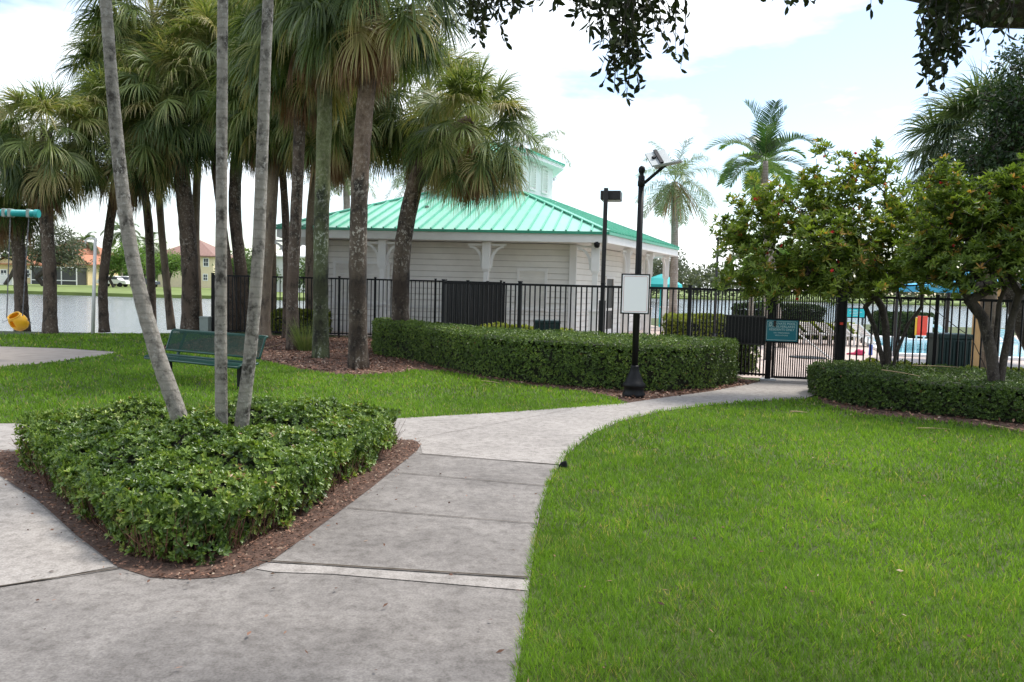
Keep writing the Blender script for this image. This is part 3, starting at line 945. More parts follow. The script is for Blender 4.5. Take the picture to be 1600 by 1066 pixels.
mb = MB(); mb.box(sc0 + nn * .014, (.64, .008, .43), grz); sg = mb.build('sign', MT['sign_teal'], gate, go, bevel=.002)
mb = MB(); q0 = sc0 + nn * .020
for s_ in (-1, 1):
    mb.box(q0 + gd * s_ * .295, (.008, .004, .36), grz); mb.box(q0 + Z * s_ * .19, (.55, .004, .008), grz)
    for s2 in (-1, 1): mb.bar(q0 + gd * s_ * .295 + Z * s2 * .178, q0 + gd * s_ * .275 + Z * s2 * .19, .004, .008)
q = mb.build('border', MT['sign_letter'], sg); q.location = -go
def text(s, size, c, rz, mat, name, parent, off, wd=None, shear=0, font_sp=1.0):
    cu = bpy.data.curves.new(name, 'FONT'); cu.body = s; cu.size = size; cu.align_x = 'CENTER'; cu.align_y = 'CENTER'; cu.extrude = .001; cu.offset = size * .01
    to = bpy.data.objects.new('t', cu); C.objects.link(to)
    dg = bpy.context.evaluated_depsgraph_get()
    me = bpy.data.meshes.new_from_object(to.evaluated_get(dg))
    bpy.data.objects.remove(to)
    xs = [v.co.x for v in me.vertices]; w0 = max(xs) - min(xs); k = (wd / w0) if wd else 1
    rot = Matrix.Rotation(rz, 4, 'Z') @ Matrix.Rotation(R(90), 4, 'X') @ Matrix.Diagonal((k, 1, 1, 1))
    me.transform(Matrix.Translation(Vector(c) - Vector(off)) @ rot)
    me.materials.clear(); me.materials.append(mat)
    return link(name, me, parent)
for i, (s_, sz, zz, wd, dx) in enumerate((('PRIVATE POOL', .062, .143, .43, .055), ('FOR SILVERLAKES', .062, .083, .52, 0), ('RESIDENTS ONLY', .062, .022, .50, 0), ('NO TRESPASSING', .035, -.045, .31, 0), ('VIOLATORS', .035, -.095, .26, 0))):
    text(s_, sz, q0 + gd * dx + Z * zz, grz, MT['sign_letter'], 'lettering', sg, go, wd)
mb = MB(); k = 20; cc = q0 + gd * -.225 + Z * .135
ring = []
for j in range(k): 
    t0, t1 = 6.283 * j / k, 6.283 * (j + 1) / k
    mb.bar(cc + gd * .030 * math.cos(t0) + Z * .030 * math.sin(t0), cc + gd * .030 * math.cos(t1) + Z * .030 * math.sin(t1), .004, .014)
mb.box(cc + Z * .004, (.03, .004, .012), grz)
q = mb.build('emblem', MT['sign_letter'], sg); q.location = -go
mb = MB(); mb.box(ga + nn * .05 + Z * 1.18 - gd * .01, (.05, .06, .12), grz); mb.build('latch', MT['bronze'], gate, go)
# gate posts and the perforated guard panel
pt = empty('gate_post', (g_.x - .04, g_.y, 0), 'tall black gate post with a header arm at the hinge end of the teal notice', 'gate post')
po = Vector((g_.x - .04, g_.y, 0)); mb = MB(); mb.box(po + Z * 1.1, (.085, .085, 2.2)); mb.build('shaft', MT['black'], pt, po, bevel=.004)
mb = MB(); mb.bar(po + Z * 2.17 + gd * .045, po + Z * 2.17 + gd * .7, .05, .05); mb.bar(po + Z * 1.86 + gd * .04, po + Z * 2.1 + gd * .3, .02, .02); mb.build('arm', MT['black'], pt, po)
mb = MB(); mb.box(po + nn * .06 + Z * 1.62, (.16, .07, .34), grz); mb.build('closer_box', MT['black'], pt, po)
mb = MB(); mb.box(po + Z * .02, (.3, .2, .04), grz); mb.build('foot_plate', MT['pale_metal'], pt, po)
pt = empty('gate_post', (ge.x + .02, ge.y, 0), 'black gate post with red caps beside the flowering tree', 'gate post')
po = Vector((ge.x + .02, ge.y, 0)); mb = MB(); mb.box(po + Z * .91, (.085, .085, 1.82), grz); mb.build('shaft', MT['black'], pt, po, bevel=.004)
mb = MB(); mb.lathe([(.05, 1.82), (.055, 1.86), (.04, 1.9), (.015, 1.92)], 12, po); mb.build('cap', MT['red'], pt, po, smooth=True)
mb = MB(); mb.box(po + nn * .06 + Z * 1.22, (.055, .05, .05), grz); mb.build('reflector', MT['red'], pt, po)
# guard panel on the fence left of the gate
a = Vector((*on_line(1134), 0)); b = Vector((*Pb, 0)) - Vector((.05, -.01, 0)); d = (b - a).normalized(); nnf = Vector((d.y, -d.x, 0)); mid = (a + b) / 2 + nnf * .05
gpz0, gpz1 = rowz(1165, 537, 17.1), rowz(1165, 494, 17.1)
pr = empty('guard_panel', (mid.x, mid.y, gpz0), 'black guard panel fixed to the fence left of the gate sign', 'panel'); mo = Vector((mid.x, mid.y, gpz0))
mb = MB(); mb.box(mid + Z * (gpz0 + gpz1) / 2, ((b - a).length - .04, .008, gpz1 - gpz0 - .03), math.atan2(d.y, d.x)); mb.build('mesh_sheet', MT['black'], pr, mo)
mb = MB(); rzf = math.atan2(d.y, d.x); LL = (b - a).length
for zz in (gpz0, gpz1): mb.box(mid + Z * zz, (LL, .03, .03), rzf)
for j in range(13): mb.box(mid + d * (LL * (j / 12 - .5)) + Z * (gpz0 + gpz1) / 2, (.014, .022, gpz1 - gpz0 - .032), rzf)
mb.build('frame', MT['bronze'], pr, mo)
# ------------------------------------------------------------------ palms
def sabal_crown(seed, nf=46, lob=34, R_=1.0, dead=False, elmin=-62, elmax=82):
    """fan fronds around the heart; local origin at the heart"""
    nb = NB(); rs = np.random.RandomState(seed)
    ga = 2.399963
    for i in range(nf):
        t = i / (nf - 1)
        if dead: el = R(-42 - 38 * rs.rand())
        else: el = R(elmax - (elmax - elmin) * t ** .85 + rs.normal(0, 6))
        az = i * ga + rs.normal(0, .2)
        pl = R_ * ((.55 + .55 * min(1, t * 1.8) + .12 * rs.rand()) if not dead else .45 + .35 * rs.rand())
        out_ = np.array([math.cos(az) * math.cos(el), math.sin(az) * math.cos(el), math.sin(el)])
        side = np.array([-math.sin(az), math.cos(az), 0.0])
        # petiole: arches down a little
        k = 5; pts = []; p = np.array([math.cos(az) * .12, math.sin(az) * .12, -.5 * t - (.35 if dead else 0)]) * R_; d = out_.copy()
        for j in range(k + 1):
            pts.append(p.copy()); p = p + d * pl / k; d = d + np.array([0, 0, -.09 if not dead else -.12]); d /= np.linalg.norm(d)
        P = np.array(pts)
        Vp = np.concatenate([P + side * .018 * R_, P - side * .018 * R_], 1).reshape(-1, 3)
        Q = np.array([[2 * j, 2 * j + 2, 2 * j + 3, 2 * j + 1] for j in range(k)])
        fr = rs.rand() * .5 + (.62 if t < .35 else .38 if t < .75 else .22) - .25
        nb.add(Vp, Q, np.full(len(Vp), .75 if not dead else .5))
        hub = P[-1]
        up_ = np.cross(side, d)  # leaf plane: side x d ; normal
        if up_[2] < 0: up_ = -up_
        roll = rs.normal(0, .6)
        sd = side * math.cos(roll) + up_ * math.sin(roll); upn = np.cross(d, sd)
        nl = lob
        a = np.linspace(-2.2, 2.2, nl) + rs.normal(0, .035, nl)
        # costa: segments leave along a short curved midrib
        cl = .32 * R_
        along = cl * np.cos(a / 2) ** 2
        base = hub + d[None] * along[:, None] + np.array([0, 0, -1])[None] * (along[:, None] / cl) ** 2 * .06
        fold = .30
        Dd = d[None] * np.cos(a)[:, None] + sd[None] * np.sin(a)[:, None] + upn[None] * (-fold * np.abs(np.sin(a)))[:, None] + rs.normal(0, .10, (nl, 3))
        if dead:
            Dd = Dd * .5 + np.array([0, 0, -.9]) + rs.normal(0, .1, (nl, 3))
        L = R_ * (.78 + .22 * np.cos(a * .7)) * (1 + rs.normal(0, .06, nl)) * (.95 if not dead else .8)
        Sd = np.cross(Dd, upn[None]) + rs.normal(0, .25, (nl, 3))
        W = R_ * .030
        g = (.42 + .72 * t + rs.rand(nl) * .45) if not dead else np.full(nl, .5)
        rn = np.clip(fr + rs.normal(0, .1, nl), 0, 1)
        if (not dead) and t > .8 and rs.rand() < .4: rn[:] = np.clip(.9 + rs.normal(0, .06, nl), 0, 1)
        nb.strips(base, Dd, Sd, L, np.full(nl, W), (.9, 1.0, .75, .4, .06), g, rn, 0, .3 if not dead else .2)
    return nb
crowns = []
for k in range(5):
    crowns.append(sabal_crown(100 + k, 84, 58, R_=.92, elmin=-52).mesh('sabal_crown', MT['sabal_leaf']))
deads = [sabal_crown(200 + k, 26, 26, dead=True).mesh('sabal_dead', MT['sabal_dead']) for k in range(3)]

def bez(pts, n):
    """Catmull-Rom through pts"""
    pts = [Vector(p) for p in pts]
    P = [pts[0] * 2 - pts[1]] + pts + [pts[-1] * 2 - pts[-2]]
    o = []
    m = len(pts) - 1
    for i in range(n + 1):
        t = i / n * m; k = min(int(t), m - 1); u = t - k
        a, b, c, d = P[k], P[k + 1], P[k + 2], P[k + 3]
        o.append(.5 * ((2 * b) + (c - a) * u + (2 * a - 5 * b + 4 * c - d) * u * u + (3 * b - a - 3 * c + d) * u ** 3))
    return o
def palm_trunk(path, r0, r1, mat, parent, origin, n=30, rough=.1, rings=0.0, flare=1.25):
    pts = bez(path, n)
    rad = []
    for i, p in enumerate(pts):
        t = i / n
        r = r0 + (r1 - r0) * t
        r *= 1 + (flare - 1) * math.exp(-t * 14)
        if rings: r *= 1 + rings * (1 if i % 2 else -1)
        rad.append(r)
    mb = MB(); mb.tube(pts, rad, 14, jit=rough)
    return mb.build('trunk', mat, parent, origin, smooth=True)
GS = 'cabbage palms standing in a cluster'
def sabal(base, ctrl, crown_z, wpx, mat, label, k, scale=1.0, dead=2, group=GS, sq=1.0, rot=None, dscale=1.0):
    """base (px,py) on the ground; ctrl list of (px,py) up the trunk at the same depth; crown centre (px,py)"""
    b = G(*base)
    Y = b.y
    pts = [b - Vector((0, 0, .05))] + [at(x, y, Y) for x, y in ctrl]
    top = pts[-1]
    root = empty('cabbage_palm', b, label, 'palm tree', group)
    r = wpx * Y / F / 2
    palm_trunk(pts, r, r * .92, mat, root, b, rings=.012)
    c = link('crown', crowns[k % 5], root, top - b + Vector((0, 0, .1)), rot if rot is not None else k * 1.7)
    c.scale = (scale, scale, scale * sq)
    if dead:
        d = link('dead_fronds', deads[k % 3], root, top - b + Vector((0, 0, -.15)), k * 2.3)
        dscale = .95 if 'roof' not in label else .8
        d.scale = (scale * .95 * dscale, scale * .95 * dscale, scale * dscale)
    return root
td = MT['trunk_dark']
tb, ts, tm = MT['trunk_sabal'], MT['trunk_smooth'], MT['trunk_mossy']
SB = [
 ((35, 516), [(32, 440), (24, 330), (15, 262)], 20, td, 'cabbage palm at the far left edge, trunk behind the yellow swing bucket', 0, 1.0),
 ((78, 522), [(78, 440), (72, 330), (72, 205)], 20, td, 'cabbage palm with straight trunk between the swing bucket and the white gooseneck pole', 1, 1.0),
 ((163, 517), [(161, 450), (168, 380), (180, 290), (196, 190)], 14, td, 'slim leaning cabbage palm right of the white gooseneck pole', 2, 1.2),
 ((237, 512), [(236, 440), (232, 350), (222, 270), (205, 100)], 13, td, 'thinnest cabbage palm, its trunk crossing behind the leaning pale palm stem', 3, 1.25),
 ((297, 519), [(297, 440), (292, 350), (284, 270), (275, 140)], 25, td, 'thick dark cabbage palm rising behind the left end of the green bench', 4, 1.25),
 ((311, 514), [(308, 440), (306, 350), (312, 200), (330, 60)], 12, ts, 'slim cabbage palm directly behind the thick dark trunk near the utility box', 1, 1.25),
 ((362, 519), [(358, 440), (345, 330), (335, 220), (345, 80)], 14, td, 'cabbage palm trunk just right of the upright pale stem, inside the fence line', 0, 1.2),
 ((381, 518), [(377, 430), (367, 330), (372, 220), (385, 120)], 19, td, 'cabbage palm trunk between the upright pale stem and the right leaning pale stem', 2, 1.25),
 ((413, 531), [(415, 450), (424, 330), (430, 200), (440, 10)], 18, ts, 'reddish brown cabbage palm standing just behind the right arm of the bench', 3, 1.1),
 ((458, 547), [(457, 450), (463, 330), (468, 200), (472, 40)], 19, td, 'slender dark cabbage palm on the mulch with a grass tuft at its foot', 1, 1.05),
 ((484, 521), [(484, 430), (486, 330), (498, 220), (505, 130)], 14, ts, 'thin cabbage palm behind the grass tuft, nearly hidden by the mossy one', 4, 1.2),
 ((501, 560), [(501, 470), (502, 360), (506, 220), (510, -38)], 24, tm, 'mossy green cabbage palm left of the foremost palm on the mulch', 0, 1.1),
 ((560, 577), [(559, 470), (560, 360), (566, 220), (576, 105), (584, -58)], 28, tb, 'foremost cabbage palm with blotched bark at the front of the mulch bed', 3, 1.08),
 ((626, 553), [(626, 450), (633, 360), (657, 265), (700, 215), (738, 190)], 27, tb, 'cabbage palm curving right in front of the green roof, rooted at the hedge end', 2, .98),
]
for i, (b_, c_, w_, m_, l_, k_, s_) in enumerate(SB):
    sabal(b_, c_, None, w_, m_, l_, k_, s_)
# crowns filling behind the cluster
SB2 = [
 ((629, 534), [(631, 440), (640, 340), (658, 230), (668, 140)], 13, td, 'rear cabbage palm with its trunk hidden behind the curved palm', 1, 1.25),
 ((506, 535), [(505, 440), (507, 340), (514, 240), (522, 150)], 13, td, 'low crowned cabbage palm directly behind the mossy one', 2, 1.1),
 ((447, 530), [(448, 440), (446, 340), (440, 240), (438, 140)], 12, td, 'low crowned cabbage palm behind the gap between bench and mossy palm', 0, 1.15),
 ((425, 512), [(425, 400), (420, 300), (400, 150), (395, 40)], 13, ts, 'rear cabbage palm whose trunk stands behind the reddish one at the fence', 4, 1.35),
 ((268, 513), [(258, 420), (250, 330), (240, 150), (240, 20)], 11, ts, 'tallest rear cabbage palm behind the two left leaning trunks', 0, 1.35),
]
for b_, c_, w_, m_, l_, k_, s_ in SB2: sabal(b_, c_, None, w_, m_, l_, k_, s_)
# old leaf bases and drips of grass at the foot
def tuft(b, n, h, r, label):
    nb = NB(); P = np.zeros((n, 3)); an = RS.rand(n) * 6.28; rr = r * RS.rand(n) ** .5
    P[:, 0] = np.cos(an) * rr * .5; P[:, 1] = np.sin(an) * rr * .5
    D = np.stack([np.cos(an) * .35, np.sin(an) * .35, np.ones(n)], 1) + RS.normal(0, .12, (n, 3))
    nb.strips(P, D, np.cross(D, rv(n)), h * (.45 + .6 * RS.rand(n)), .007, (.8, 1, .7, .1), .35, np.clip(RS.normal(.5, .15, n), 0, 1))
    o = link('grass_tuft', nb.mesh('grass_tuft', MT['sabal_leaf']), None, b); tag(o, label, 'grass tuft')
tuft(G(478, 549), 420, .95, .35, 'tall grass tuft growing between the slender dark palm and the mossy palm')

# right palm behind the dark tree
b = Vector((colx(1545, 19.5), 19.5, 0))
root = empty('cabbage_palm', b, 'cabbage palm with spiky crown behind the flowering trees at the right edge', 'palm tree')
tp = at(1545, 215, 19.5)
palm_trunk([b, (b + tp) / 2, tp], .18, .16, ts, root, b)
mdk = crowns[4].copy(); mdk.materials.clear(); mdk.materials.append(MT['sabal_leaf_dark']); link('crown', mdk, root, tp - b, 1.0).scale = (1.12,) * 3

# pinnate palms
def pinnate_crown(seed, nf, flen, lf, ll, grav_r, grav_l, mat, elmax=80, elmin=-25, wid=.03, vee=.35, plum=.0, name='crown', dead=0):
    nb = NB(); rs = np.random.RandomState(seed)
    for i in range(nf):
        t = i / max(1, nf - 1)
        el = R(elmax - (elmax - elmin) * t + rs.normal(0, 5)); az = i * 2.39996 + rs.normal(0, .15)
        hz = np.array([math.cos(az), math.sin(az), 0.0]); side = np.array([-math.sin(az), math.cos(az), 0])
        d = hz * math.cos(el) + np.array([0, 0, 1]) * math.sin(el)
        k = 14; p = np.zeros(3); pts = []; ds = []
        fl = flen * (.85 + .25 * rs.rand())
        for j in range(k + 1):
            pts.append(p.copy()); ds.append(d.copy()); p = p + d * fl / k
            d = d + np.array([0, 0, -grav_r * (.3 + j / k)]); d /= np.linalg.norm(d)
        P = np.array(pts); Dd = np.array(ds)
        wr = (.02 * (1 - np.arange(k + 1) / k * .8) * flen / 2)[:, None]
        Vp = np.concatenate([P + side * wr, P - side * wr], 1).reshape(-1, 3)
        nb.add(Vp, np.array([[2 * j, 2 * j + 2, 2 * j + 3, 2 * j + 1] for j in range(k)]), np.full(len(Vp), .8))
        s = np.linspace(.14, .995, lf)
        base = np.stack([np.interp(s * k, np.arange(k + 1), P[:, c]) for c in range(3)], 1)
        dir_ = nrm(np.stack([np.interp(s * k, np.arange(k + 1), Dd[:, c]) for c in range(3)], 1))
        upv = nrm(np.cross(side[None], dir_)); upv = np.where(upv[:, 2:3] < 0, -upv, upv)
        rn0 = np.clip(.45 + rs.normal(0, .15), 0, 1)
        for sg in (-1, 1):
            pl = rs.normal(0, plum, lf) if plum else 0
            D2 = dir_ * (.55 + .4 * s[:, None]) + side[None] * sg + upv * (vee + pl)[:, None] if plum else dir_ * (.55 + .4 * s[:, None]) + side[None] * sg + upv * vee
            D2 = D2 + rs.normal(0, .06, D2.shape)
            L = ll * (np.sin(np.pi * (.12 + .83 * s)) ** .6) * (1 + rs.normal(0, .07, lf))
            Sd = np.cross(D2, upv)
            nb.strips(base, D2, Sd, L, np.full(lf, wid), (.6, 1, .7, .1), grav_l * (.7 + .6 * rs.rand(lf)), np.clip(rn0 + rs.normal(0, .12, lf), 0, 1))
    return nb.mesh(name, mat)
queen = pinnate_crown(5, 17, 2.9, 62, .75, .17, .85, MT['queen_leaf'], 78, -45, .03, .1, .35)
queen2 = pinnate_crown(8, 15, 2.9, 62, .75, .19, .9, MT['queen_leaf'], 75, -50, .03, .1, .35)
def palm(name, base, path, r0, r1, mat, crown, scale, label, group=None, rz=0.0, skirt=None, n=30, rings=.01):
    root = empty(name, base, label, 'palm tree', group)
    palm_trunk(path, r0, r1, mat, root, base, rough=.05, rings=rings, n=n)
    c = link('crown', crown, root, path[-1] - base, rz); c.scale = (scale,) * 3
    return root
def qp(px, Y, pyc, label, w, sc, crown, rz, px0=None):
    b = Vector((colx(px0 or px, Y), Y, 0)); t = at(px, pyc, Y)
    r = palm('queen_palm', b, [b, b.lerp(t, .5) + Vector((.05, 0, 0)), t], w * Y / F / 2 * 1.15, w * Y / F / 2 * .8, MT['trunk_far'], crown, sc, label, 'queen palms beyond the pavilion', rz)
    return r
r1_ = qp(1054, 37, 284, 'queen palm with drooping feathery crown just right of the pavilion roof end', 12, .85, queen, .4, 1050)
# hanging dry sheath fronds on that palm
nb = NB(); n = 70; an = RS.rand(n) * 6.28
P = np.stack([np.cos(an) * .2, np.sin(an) * .2, -.3 * RS.rand(n)], 1)
nb.strips(P, np.stack([np.cos(an) * .5, np.sin(an) * .5, np.full(n, -.5)], 1), np.stack([-np.sin(an), np.cos(an), np.zeros(n)], 1), 2.4 * (.5 + .5 * RS.rand(n)), .06, (.6, 1, .8, .1), .6, RS.rand(n))
t_ = at(1054, 284, 37)
link('dead_fronds', nb.mesh('dead_fronds', MT['sabal_dead']), r1_, t_ - r1_.location)
qp(836, 52, 232, 'queen palm rising behind the roof cupola', 12, .98, queen2, 2.0)
qp(541, 56, 262, 'queen palm behind the left roof slope between palm trunks', 12, 1.1, queen, 3.1)
qp(655, 54, 262, 'queen palm behind the roof ridge, seen through the dangling fronds', 12, 1.1, queen2, 4.0)
# christmas palm: stiff arching fronds
xm = pinnate_crown(31, 12, 1.6, 34, .52, .15, .25, MT['areca_leaf'], 84, 0, .034, .45)
b = Vector((colx(1200, 22), 22, 0)); t = at(1196, 252, 22)
palm('christmas_palm', b, [b, b.lerp(t, .5), t], .09, .07, MT['trunk_far'], xm, .98, 'small dark green palm with stiff arching fronds above the flowering tree', None, .9)
b = Vector((colx(1222, 27), 27, 0)); t = at(1190, 262, 27)
xm2 = pinnate_crown(37, 13, 1.7, 44, .5, .2, .4, MT['far_leaf_bright'], 70, -10, .05, .4)
palm('feather_palm', b, [b, b.lerp(t, .5), t], .1, .08, MT['trunk_far'], xm2, 1.0, 'yellow green palm half hidden under the small dark green palm', None, .2)
# three pale stems in the foreground bed
pcr = pinnate_crown(41, 11, 2.1, 48, .55, .12, .3, MT['areca_leaf'], 80, 5, .05, .4)
def pale(base_px, pts, Y, w0, w1, label, k):
    p = [Vector((colx(base_px, Y, .0), Y, 0))] + [at(x, y, Y) for x, y in pts]
    d = (p[-1] - p[-2]).normalized(); p.append(p[-1] + d * 2.6)
    r = palm('slender_palm', p[0], p, w0 * Y / F / 2, w1 * Y / F / 2 * .9, MT['trunk_pale'], pcr, 1.0, label, 'slender pale stems in the front bed', k, None, 70, .012)
    return r
pale(292, [(282, 660), (248, 560), (222, 470), (203, 380), (188, 270), (175, 130), (165, 0)], 7.55, 27, 17, 'pale ringed palm stem leaning left out of the front hedge', .3)
pale(346, [(346, 660), (345, 500), (346, 330), (347, 160), (348, 0)], 7.45, 20, 16, 'upright pale ringed palm stem, the middle of three in the front hedge', 1.7)
pale(372, [(378, 660), (390, 560), (402, 420), (409, 260), (414, 120), (419, 0)], 7.5, 22, 17, 'blotchy pale ringed palm stem leaning right out of the front hedge', 2.9)
# ------------------------------------------------------------------ hedges
def hedge(name, poly, h, label, mat, leaf, n_top, n_side, cat='hedge', rnd_r=.18, hole=None, rosette=5, core=True, bumps=.04, seed=0, tone=.45, wob=.06, group=None, full=True, rw=None):
    rw = rw or rnd_r
    poly = [Vector(p[:2]) for p in poly]
    area = sum(poly[i].x * poly[(i + 1) % len(poly)].y - poly[(i + 1) % len(poly)].x * poly[i].y for i in range(len(poly)))
    if area < 0: poly = poly[::-1]
    c = sum(poly, Vector((0, 0))) / len(poly)
    org = np.array([c.x, c.y, 0.0])
    P2 = np.array([tuple(p) for p in poly])
    def top_h(x, y, d):
        z = h - rnd_r * np.clip(1 - d / rw, 0, 1) ** 2 + (vnoise(x, y, .7, seed) - .5) * bumps * 2 + (vnoise(x, y, .22, seed + 4) - .5) * bumps
        if hole:
            for hx, hy, rx_, ry_, dep in hole: z = z - dep * np.exp(-(((x - hx) / rx_) ** 2 + ((y - hy) / ry_) ** 2) ** 2)
        return z
    # top shoots
    n = int(n_top * 2.2)
    P = np.stack([RS.uniform(P2[:, 0].min(), P2[:, 0].max(), n), RS.uniform(P2[:, 1].min(), P2[:, 1].max(), n)], 1)
    P = P[in_poly(P, poly)][:n_top]
    d = edge_dist(P, poly)
    z = top_h(P[:, 0], P[:, 1], d)
    e = .06
    gx = (top_h(P[:, 0] + e, P[:, 1], edge_dist(P + [e, 0], poly)) - z) / e; gy = (top_h(P[:, 0], P[:, 1] + e, edge_dist(P + [0, e], poly)) - z) / e
    N = nrm(np.stack([-gx, -gy, np.ones(len(P))], 1))
    T = np.concatenate([P, z[:, None]], 1) + N * (RS.rand(len(P), 1) - .7) * .07
    # side shoots
    per = [(poly[i], poly[(i + 1) % len(poly)]) for i in range(len(poly))]
    Ls = np.array([(b - a).length for a, b in per]); cum = np.cumsum(Ls)
    u = RS.rand(n_side) * cum[-1]; k = np.searchsorted(cum, u); k = np.minimum(k, len(per) - 1)
    A = np.array([tuple(a) for a, b in per])[k]; B = np.array([tuple(b) for a, b in per])[k]
    tt = RS.rand(n_side)[:, None]; Q = A + (B - A) * tt
    dn = B - A; on = np.stack([dn[:, 1], -dn[:, 0]], 1); on /= np.linalg.norm(on, axis=1, keepdims=True)
    # outward normals blended to corners
    zz = RS.rand(n_side) ** .85 * (h - rnd_r * .6)
    wv = (vnoise(Q[:, 0] * 1.3 + zz * 2, Q[:, 1] * 1.3 - zz * 2, .5, seed + 2) - .5) * wob * 2
    q = Q + on * (wv + (RS.rand(n_side) - .75) * .07 - .06 * (zz / h) ** 3 - .05 * (1 - zz / h))[:, None]
    Sp = np.concatenate([q, zz[:, None] + .03], 1)
    Sn = nrm(np.concatenate([on, np.full((n_side, 1), .35)], 1))
    gap = vnoise(Sp[:, 0] * 2 + Sp[:, 2] * 3, Sp[:, 1] * 2 - Sp[:, 2] * 2, .5, seed + 8); kp = (gap > .16) | (RS.rand(len(Sp)) < .35)
    Sp, Sn = Sp[kp], Sn[kp]
    AllP = np.concatenate([T, Sp]); AllN = np.concatenate([N, Sn])
    nb = NB()
    m = rosette
    ax = nrm(AllN + RS.normal(0, .33, AllN.shape))
    base_r = np.clip(tone + RS.normal(0, .17, len(AllP)) + (vnoise(AllP[:, 0] + AllP[:, 2], AllP[:, 1], .4, seed + 7) - .5) * .3, 0, .93)
    base_r[RS.rand(len(AllP)) < .006] = 1.0
    t1 = nrm(np.cross(ax, rv(len(ax)))); t2 = np.cross(ax, t1)
    sz = leaf * (.7 + .5 * RS.rand(len(AllP)))
    for j in range(m):
        a = 2 * math.pi * j / m + RS.normal(0, .25, len(AllP)); tilt = .55 + .35 * RS.rand(len(AllP))
        rad = t1 * np.cos(a)[:, None] + t2 * np.sin(a)[:, None]
        D = ax * np.cos(tilt * 1.25)[:, None] + rad * np.sin(tilt * 1.25)[:, None]
        nb.leaves(AllP, D, ax - rad * .6, sz * (.8 + .4 * RS.rand(len(AllP))), sz * .46, np.clip(base_r + RS.normal(0, .09, len(AllP)), 0, 1), 0, .16, full)
    for V in nb.V: V -= org
    root = None
    me = nb.mesh(name, mat)
    o = link(name, me, None, org)
    # woody core
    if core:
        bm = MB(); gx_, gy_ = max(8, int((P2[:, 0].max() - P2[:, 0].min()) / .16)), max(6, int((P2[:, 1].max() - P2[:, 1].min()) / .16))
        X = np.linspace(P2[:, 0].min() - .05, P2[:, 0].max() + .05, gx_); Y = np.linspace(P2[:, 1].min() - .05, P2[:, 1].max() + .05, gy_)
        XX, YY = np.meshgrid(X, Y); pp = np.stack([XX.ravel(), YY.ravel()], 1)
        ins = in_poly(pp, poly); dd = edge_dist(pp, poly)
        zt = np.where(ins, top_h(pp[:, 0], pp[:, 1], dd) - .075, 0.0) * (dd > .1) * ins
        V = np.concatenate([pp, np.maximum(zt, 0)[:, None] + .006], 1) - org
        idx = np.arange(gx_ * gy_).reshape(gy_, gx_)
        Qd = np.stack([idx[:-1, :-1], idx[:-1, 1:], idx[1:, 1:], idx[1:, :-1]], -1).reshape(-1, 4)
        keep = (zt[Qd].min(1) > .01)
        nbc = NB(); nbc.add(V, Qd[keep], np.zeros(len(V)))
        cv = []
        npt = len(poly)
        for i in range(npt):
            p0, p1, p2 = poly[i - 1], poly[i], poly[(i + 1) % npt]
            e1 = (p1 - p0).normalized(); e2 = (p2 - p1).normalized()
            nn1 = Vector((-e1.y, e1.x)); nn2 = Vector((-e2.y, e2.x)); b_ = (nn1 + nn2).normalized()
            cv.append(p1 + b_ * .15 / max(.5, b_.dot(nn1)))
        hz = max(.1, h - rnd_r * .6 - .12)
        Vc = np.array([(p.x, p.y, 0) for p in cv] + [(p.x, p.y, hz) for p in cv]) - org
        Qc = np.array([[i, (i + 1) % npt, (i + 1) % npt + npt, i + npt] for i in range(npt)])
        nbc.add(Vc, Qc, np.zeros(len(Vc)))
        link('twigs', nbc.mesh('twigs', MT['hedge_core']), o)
    tag(o, label, cat, group)
    return o
bedp = smooth_poly(gp([(45, 740), (104, 798), (168, 852), (219, 880), (273, 888), (331, 881), (400, 856), (478, 806), (556, 749), (614, 705), (620, 692), (560, 686), (300, 692), (68, 698), (44, 712)]), 1)
bedh = hedge('planted_hedge', bedp, .53, 'low glossy leafed hedge filling the pointed bed around the three pale palm stems', MT['bed_leaf'], .044, 13500, 6500, rnd_r=.27, rw=.9, hole=[(-2.75, 7.75, 1.0, .42, .34), (-2.1, 6.0, .35, .22, .08)], bumps=.085, seed=2.0, tone=.48, wob=.12)
per_ = np.array([tuple(p) for p in bedp]); k_ = RS.randint(0, len(per_), 900); t_2 = RS.rand(900, 1)
cen_ = per_.mean(0); q_ = per_[k_] * (1 - t_2) + per_[(k_ + 1) % len(per_)] * t_2; q_ = q_ + (cen_ - q_) * (.01 + .05 * RS.rand(900, 1))
nbs = NB(); nbs.strips(np.concatenate([q_, np.zeros((900, 1))], 1) - np.array(bedh.location), np.concatenate([RS.normal(0, .35, (900, 2)), np.ones((900, 1))], 1), rv(900), .2 + .15 * RS.rand(900), .007, (1, .8, .5), -.1, RS.rand(900) * .7)
link('stems', nbs.mesh('stems', MT['chip']), bedh)
